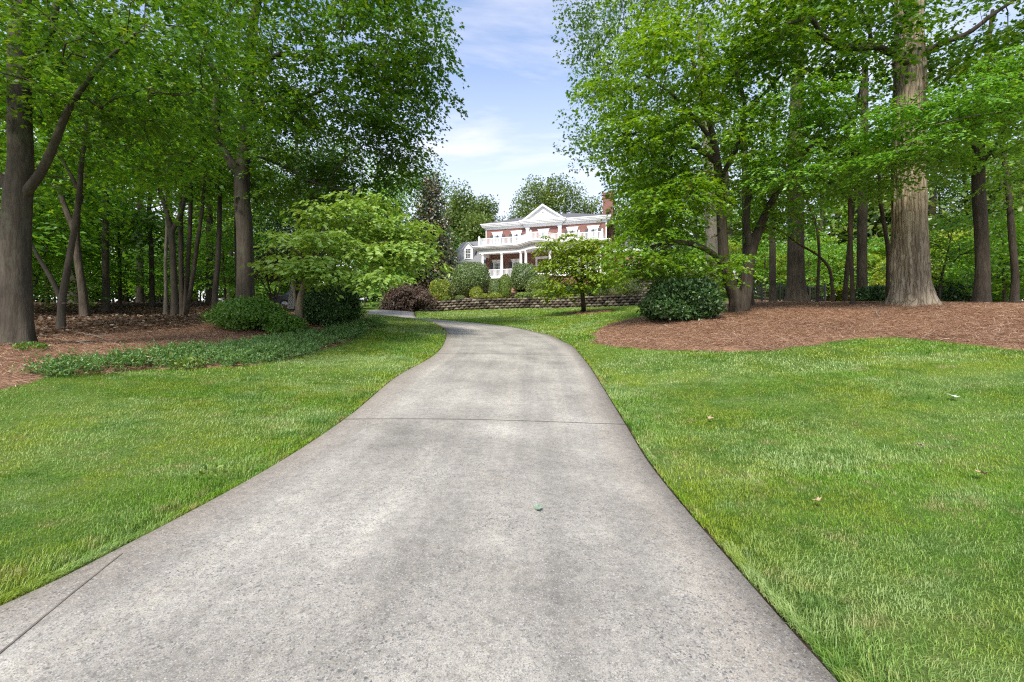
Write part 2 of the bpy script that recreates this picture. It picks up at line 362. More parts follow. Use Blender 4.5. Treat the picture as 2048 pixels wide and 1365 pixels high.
M['ceil']=plain('porch_ceiling_paint',(.72,.73,.74),.6,.2,.04)
M['shutter']=plain('slate_shutter_paint',(.075,.085,.10),.5,.3,.1)
M['roof']=plain('slate_grey_shingle',(.13,.13,.14),.9,.1,.35,9)
M['roofp']=plain('weathered_shingle',(.21,.215,.225),.9,.1,.25,9)
M['black']=plain('black_metal',(.02,.02,.022),.45,.4,.2)
M['glass']=NT('window_glass').pbr((.035,.045,.05),.06,None,.8)
M['curtain']=plain('window_curtain',(.5,.5,.48),.9,.1)
M['door']=plain('dark_door_wood',(.05,.03,.02),.5,.3)
M['postwood']=plain('weathered_white_post',(.52,.49,.45),.8,.2,.2)
M['carpaint']=NT('dark_car_paint').pbr((.012,.013,.016),.18,None,.6)
M['tyre']=plain('tyre_rubber',(.02,.02,.02),.9,.1)
M['rim']=plain('alloy_rim',(.4,.4,.41),.35,.5,.1,4,.8)
M['lamp']=NT('lamp_lens').pbr((.55,.55,.55),.15,None,.6)
M['redlamp']=NT('tail_lamp_lens').pbr((.25,.01,.01),.15,None,.6)
def brick_mat():
    t=NT('red_brick'); uv=t.tc('UV')
    b=t.n('ShaderNodeTexBrick',Scale=1.0,Mortar__Size=.008,Bias=0.,Brick__Width=.215,Row__Height=.075)
    b.inputs['Color1'].default_value=(.155,.044,.032,1); b.inputs['Color2'].default_value=(.225,.068,.048,1); b.inputs['Mortar'].default_value=(.36,.30,.27,1)
    t.l(uv,b.inputs['Vector'])
    c=t.mix(1.0,b.outputs['Color'],t.ramp(t.noise(uv,1.1,4),[(.3,(.85,.85,.85)),(.7,(1.12,1.1,1.1))]),'MULTIPLY')
    return t.pbr(c,.88,t.bump(b.outputs['Fac'],-.3,.01),.15)
M['brick']=brick_mat()
def block_mat():
    t=NT('rough_garden_block'); pos=t.geo('Position')
    r=t.geo('Random Per Island')
    c=t.ramp(r,[(0,(.055,.045,.037)),(.4,(.12,.098,.08)),(.75,(.20,.168,.13)),(1,(.31,.27,.21))])
    n=t.noise(pos,7,6,.7)
    c=t.mix(1.0,c,t.ramp(n,[(.3,(.55,.55,.55)),(.7,(1.3,1.28,1.22))]),'MULTIPLY')
    return t.pbr(c,.95,t.bump(n,.9,.05),.08)
M['block']=block_mat()
def darkleaf_core():
    t=NT('inner_foliage'); return t.pbr(t.ramp(t.noise(t.geo('Position'),9,4,.7),[(.35,(.012,.026,.008)),(.7,(.035,.07,.02))]),.95,None,.05)
M['core']=darkleaf_core()
# ---------------------------------------------------------------- the ground, drive and beds
def axis(lo,hi,a,b,fine,grow=1.13):
    out=list(np.arange(a,b+1e-6,fine)); s=fine
    while out[-1]<hi: s*=grow; out.append(out[-1]+s)
    s=fine; L=[]; x=a
    while x>lo: s*=grow; x-=s; L.append(x)
    return np.array(L[::-1]+out)
def bumps(x,y): return .02*np.sin(1.9*x+.7*y)+.015*np.sin(.8*x-2.3*y+1)
# drive edges, from the road up to where it swings left behind the rise
LE=[np.array([-4.3,-1.6]),np.array([-3.15,.6])]+[G(a,y)[:2] for a,y in ((13,1213),(246,1099),(483,971),(688,842),(790,758),(873,708),(893,672))]+[P(a,0,d)[:2] for a,d in ((885,18),(860,20),(815,21.5))]+[np.array(q) for q in ((-6.3,22.9),(-7.9,25.2),(-9.0,28),(-9.9,31.5),(-11.8,35),(-16,37.5))]
RE=[np.array([1.55,-1.6]),np.array([1.35,.6])]+[G(a,y)[:2] for a,y in ((1660,1365),(1422,1083),(1312,950),(1251,852),(1196,762),(1160,711),(1130,686))]+[P(a,0,d)[:2] for a,d in ((1080,17.5),(1000,21),(900,23.4))]+[np.array(q) for q in ((-4.6,25.2),(-5.6,27.2),(-6.3,29.4),(-7.0,32.5),(-9.0,38),(-15,41.5))]
Lc=catmull(LE,.3); Rc=catmull(RE,.3)
def resamp(c,n):
    s=np.r_[0,np.cumsum(np.linalg.norm(np.diff(c,axis=0),axis=1))]; t=np.linspace(0,1,n)
    return t,s
def pair_curves():
    # joint parameter: same control index on both edges
    out=[]
    A=[np.asarray(p) for p in LE]; B=[np.asarray(p) for p in RE]; assert len(A)==len(B),(len(A),len(B))
    return catmull([np.r_[p,q] for p,q in zip(A,B)],.22)
AB=pair_curves()
Lc=AB[:,:2]; Rc=AB[:,2:]
DRIVE=np.r_[AB[:,:2],AB[::-1,2:]]
mid=(AB[:,:2]+AB[:,2:])/2
S=np.r_[0,np.cumsum(np.linalg.norm(np.diff(mid,axis=0),axis=1))]
def at_s(s): return np.array([np.interp(s,S,AB[:,k]) for k in range(4)])
sB=np.interp(5.96,mid[:,1],S); sC=np.interp(11.6,mid[:,1],S)
JT=[sB-(sC-sB)*.94, sB, sC]+[sC+(sC-sB)*k for k in (1,2,3,4,5)]
rows=sorted(list(np.arange(0,S[-1],.2))+[j+e for j in JT for e in (-.013,.013) if 0<j<S[-1]-.3])
rows=[r for r in rows if not any(abs(r-j)<.011 for j in JT)]
NC=14; V=[];Fq=[];UV=[];mi=[]
for r in rows:
    q=at_s(r)
    for k in range(NC+1):
        t=k/NC; p=q[:2]*(1-t)+q[2:]*t
        V.append((p[0],p[1],0)); UV.append((t,r/3.66))
V=np.array(V); V[:,2]=H(V[:,0],V[:,1])+.012
tt=np.tile(np.linspace(0,1,NC+1),len(rows)); V[:,2]+=.03*(1-(2*tt-1)**2)-.0
n1=NC+1
for i in range(len(rows)-1):
    jt=any(abs((rows[i]+rows[i+1])/2-j)<.003 for j in JT)
    for k in range(NC):
        Fq.append((i*n1+k,i*n1+k+1,(i+1)*n1+k+1,(i+1)*n1+k)); mi.append(1 if jt else 0)
nb=len(V); E=[]
for side in (0,NC):                     # slab edges
    b=len(V)+len(E)
    for i in range(len(rows)):
        p=V[i*n1+side].copy(); p[2]-=.12; E.append(p); UV.append((side/NC,rows[i]/3.66))
    for i in range(len(rows)-1):
        f=(i*n1+side,(i+1)*n1+side,b+i+1,b+i); Fq.append(f if side==0 else f[::-1]); mi.append(0)
V=np.r_[V,np.array(E)]
drive=raw('driveway',V,Fq,[M['concrete'],M['joint']],smooth=True); tag(drive,kind='structure')
me=drive.data; me.polygons.foreach_set('material_index',np.array(mi,np.int32))
uvl=me.uv_layers.new(name='UVMap'); li=np.empty(len(me.loops),np.int32); me.loops.foreach_get('vertex_index',li)
uvl.data.foreach_set('uv',np.array(UV,np.float32)[li].ravel())
# strip of bare soil where the turf is edged away from the concrete
for E0 in (Lc,Rc):
    t_=unit2=np.gradient(E0,axis=0); t_=t_/np.linalg.norm(t_,axis=1,keepdims=True); nn=np.stack([-t_[:,1],t_[:,0]],1)*(1 if E0 is Lc else -1)
    pv=[]
    for q,(off,dz) in enumerate(((-.02,-.035),(.015,-.02),(.045,-.02),(.09,-.10))):
        pp=E0+nn*(off+.02*np.sin(np.arange(len(E0))*1.7+q)[:,None]*(q>1)); pv.append(np.c_[pp,H(pp[:,0],pp[:,1])+dz])
    pv=np.stack(pv,1).reshape(-1,3); n_=len(E0)
    ff=[(4*i+k,4*i+k+1,4*i+4+k+1,4*i+4+k) for i in range(n_-1) for k in range(3)]
    if E0 is Rc: ff=[f[::-1] for f in ff]
    tag(raw('soil_edge',pv,ff,M['soil'],smooth=True),kind='structure')
def on_drive(x,y):
    return H(x,y)+.012+.03
def strip(name,p,q,w,lift,mat,parent):
    p=np.array(p);q=np.array(q);n=40;t=np.linspace(0,1,n)[:,None]; c=p*(1-t)+q*t
    d=(q-p)/np.linalg.norm(q-p); s=np.array([-d[1],d[0]])*w/2
    wob=(np.random.default_rng(3).normal(0,.004,n))[:,None]
    a=c+s*(1+wob*20); b=c-s*(1+wob*20); pts=np.empty((2*n,3))
    pts[0::2,:2]=a; pts[1::2,:2]=b
    return raw(name,pts,[(2*i,2*i+1,2*i+3,2*i+2) for i in range(n-1)],mat,parent),pts
# the slanting tooled joint at the near left corner of the drive
a=G(244,1116)[:2]; b=G(-60,1378)[:2]
from mathutils.bvhtree import BVHTree
bv=BVHTree.FromPolygons([tuple(v) for v in V],[tuple(f) for f in Fq])
jo,pts=strip('joint',a,b,.010,.003,M['crackfill'],drive)
for i in range(len(pts)):
    h=bv.ray_cast(Vector((pts[i,0],pts[i,1],20)),Vector((0,0,-1)))[0]
    pts[i,2]=(h.z if h else float(H(pts[i,0],pts[i,1])))+.003
jo.data.vertices.foreach_set('co',pts.astype(np.float32).ravel())

def Gs(lst): return [G(*t)[:2] for t in lst]
# pine straw bed on the left
LBED=Gs([(-700,985),(-200,830),(0,777),(100,752),(300,741),(480,736),(640,701),(720,673),(762,655),(764,643),(738,634),(690,637)])+[np.array(p) for p in ((-9.5,26),(-14,30),(-26,30),(-26,6))]
LLIT=Gs([(-500,770),(-150,715),(0,697),(150,683),(300,670),(400,660),(432,648),(470,640),(560,634),(640,628)])+[np.array(p) for p in ((-12.5,34),(-19,44),(-55,48),(-55,5))]
RBED=Gs([(1186,672),(1194,689),(1235,697),(1300,702),(1450,704),(1540,702),(1620,694),(1700,679),(1800,674),(1900,684),(2048,703),(2300,742)])+[np.array(p) for p in ((16,6.2),(34,4),(48,20),(48,40),(20,38),(11.2,30),(9.0,22))]+Gs([(1345,624),(1300,637),(1250,645),(1208,655)])
_c0=G(1180,626)
DBED=[np.array([_c0[0]+1.55*math.cos(a),_c0[1]+1.5*math.sin(a)]) for a in np.linspace(0,2*math.pi,25)[:-1]]
def sheet(name,poly,mat,step,rise,edge=.25,wob=.09):
    poly=np.array(poly); x0,y0=poly.min(0)-.5; x1,y1=poly.max(0)+.5
    xs=np.arange(x0,x1,step); ys=np.arange(y0,y1,step); X,Y=np.meshgrid(xs,ys)
    wx=wob*(np.sin(3.1*X+1.7*Y)+np.sin(7.3*Y-2*X)*.6); sd=sdist(poly,X,Y)+wx*.6
    Z=H(X,Y)+np.clip(sd*edge,-.12,rise)+np.where(sd>.3,.5,.0)*bumps(X*2.2,Y*2.2)
    keep=sd>-.35; idx=np.arange(X.size).reshape(X.shape)
    k=keep[:-1,:-1]|keep[1:,:-1]|keep[:-1,1:]|keep[1:,1:]
    fq=np.stack([idx[:-1,:-1][k],idx[:-1,1:][k],idx[1:,1:][k],idx[1:,:-1][k]],1)
    used=np.unique(fq); mp=-np.ones(X.size,int); mp[used]=np.arange(len(used))
    o=raw(name,np.stack([X.ravel(),Y.ravel(),Z.ravel()],1)[used],mp[fq],mat,smooth=True)
    return tag(o,kind='structure')
ground_x=axis(-420,420,-14,16,.4); ground_y=axis(-60,600,-2,44,.4)
X,Y=np.meshgrid(ground_x,ground_y); Z=H(X,Y)+bumps(X,Y)*.4
sd=sdist(DRIVE,X,Y); Z=Z-np.clip((sd+.25)*.4,0,.10)
idx=np.arange(X.size).reshape(X.shape)
fq=np.stack([idx[:-1,:-1].ravel(),idx[:-1,1:].ravel(),idx[1:,1:].ravel(),idx[1:,:-1].ravel()],1)
lawn=raw('lawn',np.stack([X.ravel(),Y.ravel(),Z.ravel()],1),fq,M['ground'],smooth=True); tag(lawn,kind='structure')
sheet('pine_straw_bed',LBED,M['straw'],.16,.06)
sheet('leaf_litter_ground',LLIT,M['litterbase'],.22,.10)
sheet('pine_straw_bed',RBED,M['straw'],.16,.07)
sheet('pine_straw_bed',DBED,M['straw'],.10,.06,.3,.05)

def top_z(x,y):                          # ground height including the beds
    return H(x,y)
def bed_z(x,y):
    z=H(x,y)
    for poly,rise in ((LBED,.06),(LLIT,.10),(RBED,.07)):
        z=np.maximum(z,H(x,y)+np.clip(sdist(poly,x,y)*.25,-.12,rise))
    return z
# ---------------------------------------------------------------- lawn grass, blade by blade
def in_view(x,y,marg):
    return (np.abs(x) < 1.17*np.maximum(y,0)+marg)
def blades(n,x0,x1,y0,y1,hgt,wid,keep_extra=None,seed=1):
    g=np.random.default_rng(seed)
    x=g.uniform(x0,x1,n); y=g.uniform(y0,y1,n)
    ok=in_view(x,y,2.4); x=x[ok]; y=y[ok]
    ok=(sdist(DRIVE,x,y)<-.034-.05*g.uniform(0,1,len(x))*(.5+.5*np.sin(3.1*y+2*np.sin(5.3*y)))-.008*np.sin(11*y))
    e=.07*np.sin(5*x+3*y)
    ok&=(sdist(LBED,x,y)+e<.0)&(sdist(RBED,x,y)+e<.0)&(sdist(LLIT,x,y)<0)&(sdist(DBED,x,y)<0.05)
    if keep_extra is not None: ok&=keep_extra(x,y)
    x=x[ok]; y=y[ok]; n=len(x)
    thin=.5+.5*np.sin(1.3*x+.4*np.sin(2*y))*np.sin(1.1*y+.8*np.sin(1.7*x))
    sdv=-sdist(DRIVE,x,y)
    h=hgt*g.uniform(.45,1.35,n)*np.where(g.uniform(0,1,n)>.985,1.9,1.0)*(.75+.4*thin)*(1+.35*np.exp(-np.abs(sdv-.1)/.12))
    w=wid*g.uniform(.7,1.3,n)
    az=g.uniform(0,2*math.pi,n)
    band=np.sin(y*1.55+.25*x+.5*np.sin(.7*x))                 # mower passes lay the blades one way, then the other
    lx=np.cos(az)*1.0; ly=np.sin(az)*1.0+.30*np.sign(band)*np.minimum(1,np.abs(band)*2)
    cl=.5*np.sin(6*x+4*np.sin(3*y)); lx+=cl*.25; ly+=.15*np.cos(7*y+3*np.sin(2.4*x))
    lean=h*g.uniform(.25,1.0,n)
    sx=-np.sin(az); sy=np.cos(az)
    z=H(x,y)+bumps(x,y)*.4-.012-np.clip((.25-sdv)*.4,0,.10)*(sdv<.25)
    B=np.stack([x,y,z],1); W=np.stack([sx*w/2,sy*w/2,0*w],1); Lx=np.stack([lx*lean,ly*lean,0*h],1)
    m=B+Lx*.35+np.stack([0*h,0*h,h*.6],1); tip=B+Lx+np.stack([0*h,0*h,h*(1-.25*lean/h)],1)
    v=np.stack([B-W,B+W,m-W*.8,m+W*.8,tip],1).reshape(-1,3)
    o=np.arange(n)[:,None]*5
    f=np.concatenate([o+[0,1,3],o+[0,3,2],o+[2,3,4]],0)
    return v,f
WALLY=lambda x: np.interp(x,[-12,-9.2,-3,4,9.3,14],[33.5,34.8,36.2,35.2,33.8,33])
parts=[blades(440000,-6,6.2,.9,4.0,.037,.0032,None,1),blades(520000,-11,12,3.9,8.2,.041,.0054,None,2),
       blades(250000,-10,16,8.1,14,.048,.0105,None,3),blades(150000,-9,10,14,24,.07,.022,None,4),
       blades(110000,-12,12,24,36.5,.08,.04,lambda x,y:(y<WALLY(x)-.1),5)]
def fringe(n,seed):              # longer blades along the cut edge, leaning over the concrete
    g=np.random.default_rng(seed); vs=[];fs=[];o=0
    for E0 in (Lc,Rc):
        E1=E0[(E0[:,1]>1)&(E0[:,1]<17)]; t_=np.gradient(E1,axis=0); t_=t_/np.linalg.norm(t_,axis=1,keepdims=True); nn=np.stack([-t_[:,1],t_[:,0]],1)*(1 if E0 is Lc else -1)
        wt=1/np.maximum(E1[:,1],1.5)**.7; i=g.choice(len(E1)-1,n,p=(wt/wt.sum())[:-1]/((wt/wt.sum())[:-1].sum())); u=g.uniform(0,1,n)[:,None]
        cl=.5+.5*np.sin(E1[i,1]*9+3*np.sin(E1[i,1]*4)); keep=g.uniform(0,1,n)<.12+.6*cl; i=i[keep];u=u[keep];m=len(i)
        p=E1[i]*(1-u)+E1[i+1]*u+nn[i]*(.03+.07*g.uniform(0,1,m)**1.2)[:,None]
        ld=-nn[i]*g.uniform(-.3,1.0,m)[:,None]+t_[i]*g.normal(0,.7,m)[:,None]; h=g.uniform(.03,.075,m); ln=h*g.uniform(.4,1.2,m)
        z=H(p[:,0],p[:,1])-.01; B=np.c_[p,z]; az=g.uniform(0,6.283,m); w=.0022*np.maximum(1,p[:,1]/3)
        W=np.stack([np.cos(az)*w,np.sin(az)*w,0*w],1); L3=np.c_[ld*ln[:,None],0*h]
        md=B+L3*.4+np.c_[0*h,0*h,h*.6]; tip=B+L3+np.c_[0*h,0*h,h*.7]
        vs.append(np.stack([B-W,B+W,md-W*.8,md+W*.8,tip],1).reshape(-1,3)); q=np.arange(m)[:,None]*5; fs.append(np.concatenate([q+[0,1,3],q+[0,3,2],q+[2,3,4]],0)+o); o+=m*5
    return np.concatenate(vs),np.concatenate(fs)
parts.append(fringe(17000,9))
vs=[];fs=[];o=0
for v,f in parts: vs.append(v); fs.append(f+o); o+=len(v)
gr=raw('grass',np.concatenate(vs),np.concatenate(fs),M['grass'])
tag(gr,'mown green lawn grass on both sides of the drive','grass',kind='stuff')
# pine needles lying on the straw beds
def needles(poly,n,x0,x1,y0,y1,ln,wd,seed,rise,near=None):
    g=np.random.default_rng(seed); x=g.uniform(x0,x1,n); y=g.uniform(y0,y1,n)
    ok=in_view(x,y,2.6)&(sdist(poly,x,y)+.09*np.sin(5*x+3*y)+g.normal(0,.085,n)>.0)
    if near is not None: ok&=near(x,y)
    x=x[ok];y=y[ok];n=len(x); z=H(x,y)+np.clip(sdist(poly,x,y)*.25,0,rise)+g.uniform(.0,.05,n)
    az=g.uniform(0,2*math.pi,n); el=g.normal(0,.22,n); L=ln*g.uniform(.5,1.2,n)*.5; w=wd*g.uniform(.7,1.3,n)*.5
    d=np.stack([np.cos(az)*np.cos(el),np.sin(az)*np.cos(el),np.sin(el)],1)*L[:,None]
    s=np.stack([-np.sin(az),np.cos(az),g.normal(0,.3,n)],1)*w[:,None]; c=np.stack([x,y,z],1)
    up=np.stack([0*x,0*x,.12*L],1)
    v=np.stack([c-d-s,c-d+s,c+s+up,c-s+up,c+d+s,c+d-s],1).reshape(-1,3); o=np.arange(n)[:,None]*6
    return v,np.concatenate([o+[0,1,2,3],o+[3,2,4,5]],0)
p=[needles(RBED,390000,2,23,7.5,22,.20,.0042,21,.07),needles(LBED,200000,-16,-3,6.2,26,.20,.0042,22,.06),needles(DBED,5000,2,8,24,31,.2,.02,23,.05)]
vs=[];fs=[];o=0
for v,f in p: vs.append(v); fs.append(f+o); o+=len(v)
tag(raw('pine_straw',np.concatenate(vs),np.concatenate(fs),M['needle']),'loose reddish pine needles covering the beds','pine straw',kind='stuff')
# ---------------------------------------------------------------- trees and shrubs
def unit(v): return v/np.maximum(np.linalg.norm(v,axis=-1,keepdims=True),1e-9)
def leaves(cent, rad, thick, cnt, size, g, outd=None, flat=True, droop=.25, shape='quad', jit=.45):
    """leaf faces in flat sprays (or round tufts) about each centre"""
    cnt=np.asarray(cnt,int); k=np.repeat(np.arange(len(cent)),cnt); n=len(k)
    Rk=np.asarray(rad)[k]; T=np.asarray(thick)[k]
    if flat:
        # tilt every spray a little, outward edge down
        tl=g.normal(0,.16,(len(cent),2))
        if outd is not None: tl=tl-outd[:,:2]*droop
        # leaves sit in pairs along a handful of twigs that fan out from the spray's centre
        nt=g.integers(5,10,len(cent)); tw=np.floor(g.uniform(0,1,n)*nt[k]); ph=g.uniform(0,6.283,len(cent))
        hsh=lambda a,b: np.modf(np.abs(np.sin(a*12.9898+b*78.233)*43758.5453))[0]
        r1=hsh(k+1.,tw+1.); r2=hsh(k+3.,tw+7.); r3=hsh(k+5.,tw+2.)
        th=ph[k]+(tw+.7*(r1-.5))*2*math.pi/nt[k]
        u=np.sqrt(g.uniform(.01,1,n)); reach=Rk*u*(.65+.6*r2)
        sgn=np.where(g.uniform(0,1,n)<.5,-1.,1.); th2=th+.35*(r3-.5)*u
        lat=sgn*size*g.uniform(.15,.75,n)
        dx=np.cos(th2)*reach-np.sin(th2)*lat; dy=np.sin(th2)*reach+np.cos(th2)*lat
        dz=(r3-.5)*T*1.6+g.normal(0,.18,n)*T+dx*tl[k,0]+dy*tl[k,1]-(.16+.22*r2)*Rk*u**2
        pos=cent[k]+np.stack([dx,dy,dz],1)
        la=th2+sgn*g.uniform(.5,1.15,n)
        ld=np.stack([np.cos(la),np.sin(la),-droop+0*th],1)+g.normal(0,.25,(n,3))*[1,1,.8]
        nm=np.stack([tl[k,0]*-1+.35*np.cos(th2)*u,tl[k,1]*-1+.35*np.sin(th2)*u,np.ones(n)],1)+g.normal(0,jit*.8,(n,3))
    else:
        q=unit(g.normal(0,1,(n,3))); rr=Rk*g.uniform(.25,1,n)**.45
        pos=cent[k]+q*rr[:,None]*np.stack([np.ones(n),np.ones(n),T/Rk],1)
        ld=q+g.normal(0,.5,(n,3))-[0,0,.25]; nm=q*.8+np.array([0,0,.9])+g.normal(0,jit+.1,(n,3))
    return leaf_faces(pos,ld,nm,size*g.uniform(.6,1.25,n),shape,g)
def leaf_faces(pos,ld,nm,L,shape,g,wr=.62):
    ld=unit(ld); sd=unit(np.cross(ld,nm)); up=np.cross(sd,ld); n=len(pos); L=L[:,None]; W=L*wr*.5
    cu=g.uniform(.02,.22,n)[:,None]*L
    if shape=='quad':
        v=np.stack([pos,pos+ld*L*.45+sd*W+up*cu*.6,pos+ld*L-up*cu*.5,pos+ld*L*.45-sd*W+up*cu*.6],1)
        f=np.arange(n)[:,None]*4+[0,1,2,3]; return v.reshape(-1,3),f
    if shape=='ovate':
        v=np.stack([pos,pos+ld*L*.3+sd*W+up*cu*.5,pos+ld*L*.72+sd*W*.72+up*cu*.35,pos+ld*L-up*cu*.7,pos+ld*L*.72-sd*W*.72+up*cu*.35,pos+ld*L*.3-sd*W+up*cu*.5],1)
        o=np.arange(n)[:,None]*6; return v.reshape(-1,3),np.concatenate([o+[0,1,2,3],o+[0,3,4,5]],0)
    if shape=='lobed':           # three-pointed maple leaf: two lobes and the tip
        v=np.stack([pos,pos+ld*L*.18+sd*W*.9,pos+ld*L*.52+sd*W*1.25+up*cu*.4,pos+ld*L*.50+sd*W*.45,pos+ld*L-up*cu*.6,
                    pos+ld*L*.50-sd*W*.45,pos+ld*L*.52-sd*W*1.25+up*cu*.4,pos+ld*L*.18-sd*W*.9],1)
        o=np.arange(n)[:,None]*8
        return v.reshape(-1,3),np.concatenate([o+[0,1,2,3],o+[0,3,4,5],o+[0,5,6,7]],0)
def joinv(ps):
    vs=[];fs=[];o=0
    for v,f in ps: vs.append(v); fs.append(f+o); o+=len(v)
    return np.concatenate(vs),np.concatenate(fs)
def tube(path, rad, sides, bark=0., flare=0., seed=0, ridges=0, cap=True):
    path=np.asarray(path,float); n=len(path); t=np.gradient(path,axis=0); t=unit(t)
    ref=np.array([1.0,.13,.05]) if abs(t[:,0]).mean()<.8 else np.array([.05,1.0,.1])
    a=unit(np.cross(t,ref)); b=np.cross(t,a)
    th=np.linspace(0,2*math.pi,sides,endpoint=False)
    rr=np.asarray(rad,float)[:,None]*np.ones((1,sides))
    hgt=np.r_[0,np.cumsum(np.linalg.norm(np.diff(path,axis=0),axis=1))]
    if flare:
        k=5; ph=seed*1.3
        rr=rr*(1+flare*np.exp(-np.maximum(hgt-.1,0)/.38)[:,None]*(1+.55*np.cos(k*th+ph)+.32*np.cos(3*th+ph*2)+.15*np.cos(8*th+ph)))
    if bark:
        for i in range(n):
            for j in range(sides):
                c=math.cos(th[j])*rr[i,j]; s=math.sin(th[j])*rr[i,j]
                v=mnoise.noise(Vector((c*3+seed,s*3,hgt[i]*.7)))*.7
                if ridges: v+=ridges*(abs(mnoise.noise(Vector((math.cos(th[j])*6+seed,math.sin(th[j])*6,hgt[i]*1.1))))*2-.6)
                v+=.35*mnoise.noise(Vector((c*9,s*9+seed,hgt[i]*2.2)))
                rr[i,j]*=1+bark*v
    v=path[:,None,:]+a[:,None,:]*(np.cos(th)[None,:,None]*rr[:,:,None])+b[:,None,:]*(np.sin(th)[None,:,None]*rr[:,:,None])
    v=v.reshape(-1,3); i=np.arange(n-1)[:,None]*sides; j=np.arange(sides)[None]; j2=(j+1)%sides
    f=np.stack([i+j,i+j2,i+sides+j2,i+sides+j],-1).reshape(-1,4)
    return v,f
def knot(c,nrm,r,g):             # a healed branch scar: a lumpy ring standing out of the bark
    nrm=unit(np.asarray(nrm,float)); a=unit(np.cross(nrm,[0,0,1.0])); b=np.cross(a,nrm)
    n,m=16,8; v=[];
    for i in range(n):
        th=2*math.pi*i/n
        for j in range(m):
            ph=2*math.pi*j/m; R1=r*(1+.12*math.sin(3*th)); q=R1*.8+.34*r*math.cos(ph)
            v.append(np.asarray(c)+a*q*math.cos(th)+b*q*1.15*math.sin(th)+nrm*(.16*r*math.sin(ph)+.03*r*math.sin(5*th)))
    f=[(i*m+j,((i+1)%n)*m+j,((i+1)%n)*m+(j+1)%m,i*m+(j+1)%m) for i in range(n) for j in range(m)]
    return np.array(v),np.array(f)
def ell(px,py,d,rx,ry,rd,n):     # crown lobe: pixel centre and half sizes at depth d, half depth in metres
    return (P(px,py,d),np.array([rx*d/F,rd,ry*d/F]),n)
def tree(name,label,cat,group,base,trunk,limbs,blobs,leaf,bark,seed,flare=.45,barkamp=.06,ridges=0,sides=22,start=.3,knots=(),shell=.55,at_origin=False,minz=None,limb_parts=True,twigmat=None,step=.12,limbmat=None):
    g=np.random.default_rng(seed)
    root=empty(name,base); base=np.asarray(base,float); tag(root,label,cat,group)
    rk_=1.0 if base[1]<1 else math.cos(math.atan2(abs(base[0]),base[1]))
    trunk=[(p,r*rk_) for p,r in trunk]; limbs=[[(p,r*rk_) for p,r in q] for q in limbs]
    tr=catmull([np.r_[p,r] for p,r in trunk],step)
    ps=[tube(tr[:,:3],tr[:,3],sides,barkamp,flare,seed,ridges)]
    for kx in knots: ps.append(knot(kx[0],kx[1],kx[2],g))
    v,f=joinv(ps); kid(root,raw('trunk',v,f,bark,root,True,base))
    nodes=[];par=[];fix=[]
    def addpath(pth,p0):
        last=p0
        for q in pth:
            nodes.append(q[:3]); par.append(last); fix.append(q[3]); last=len(nodes)-1
    z0=tr[0,2]+start*(tr[-1,2]-tr[0,2])
    addpath([q for q in tr[::4] if q[2]>z0],-1)
    for lb in limbs:
        lp=catmull([np.r_[p,r] for p,r in lb],.15)
        v,f=tube(lp[:,:3],lp[:,3],12,barkamp,0,seed+7,0)
        kid(root,raw('limb',v,f,limbmat or bark,root,True,base))
        addpath(lp[2::3],-1)
    cl=[];
    for c,r,n in blobs:
        q=unit(g.normal(0,1,(n*3,3)))*(g.uniform(0,1,(n*3,1))**(1/3*shell))
        pts=c+q*r
        kept=[]
        ms=.55*(4.19*r[0]*r[1]*r[2]/max(n,1))**(1/3)
        for p in pts:
            if len(kept)>=n: break
            if all(np.linalg.norm((p-k2)*[1,1,1.6])>ms for k2 in kept): kept.append(p)
        cl+=kept
    cl=np.array(cl)
    if minz is not None: cl=cl[cl[:,2]>minz]
    sk=np.array(nodes); d0=np.min(np.linalg.norm(cl[:,None]-sk[None],axis=-1),1); cl=cl[np.argsort(d0)]
    nfix=len(nodes); outd=np.zeros((len(cl),3))
    for ci,c in enumerate(cl):
        A=np.array(nodes); dv=c-A; L=np.linalg.norm(dv,axis=1)
        cost=L+.7*np.maximum(0,A[:,2]-c[2]+.1*L)+.25*(np.arange(len(A))<nfix)*0
        i=int(np.argmin(cost)); p=A[i]; L=L[i]; outd[ci]=dv[i]/max(L,.05)
        m=max(2,int(L/.45)); bow=g.normal(0,.07,3)*L+np.array([0,0,.13*L]); last=i
        for s in range(1,m+1):
            t=s/m; q=p+(c-p)*t+bow*4*t*(1-t)*.8+g.normal(0,.025,3)*(s<m)*L**.5
            nodes.append(q); par.append(last); fix.append(0); last=len(nodes)-1
    N=len(nodes); r=np.zeros(N); kids=[[] for _ in range(N)]
    for i in range(N-1,nfix-1,-1):
        r[i]=max(leaf.get('tip',.007),r[i]**(1/2.35) if r[i]>0 else 0)
        p=par[i]; kids[p].append(i)
        if p>=nfix: r[p]+=r[i]**2.35
    A=np.array(nodes); bs=[]
    for i in range(nfix,N):
        p=par[i]
        if p>=nfix and max(kids[p],key=lambda q:r[q])==i: continue
        ch=[A[p]]; rr=[min(r[i]*1.15,fix[p]*.8 if p<nfix else 9)]; j=i
        while True:
            ch.append(A[j]); rr.append(r[j])
            if not kids[j]: break
            j=max(kids[j],key=lambda q:r[q])
        bs.append(tube(ch,rr,6 if max(rr)>.03 else 4))
    if bs:
        v,f=joinv(bs); kid(root,raw('branches',v,f,twigmat or M['twig'],root,True,base))
    kR=leaf['R']*g.uniform(.7,1.3,len(cl)); 
    v,f=leaves(cl,kR,leaf.get('T',.18)*kR/leaf['R'],(leaf['n']*(kR/leaf['R'])**2*g.uniform(.6,1.2,len(cl))).astype(int)+3,leaf['size'],g,outd,leaf.get('flat',True),leaf.get('droop',.3),leaf.get('shape','quad'),leaf.get('jit',.45))
    kid(root,raw('crown',v,f,leaf['mat'],root,False,base))
    return root
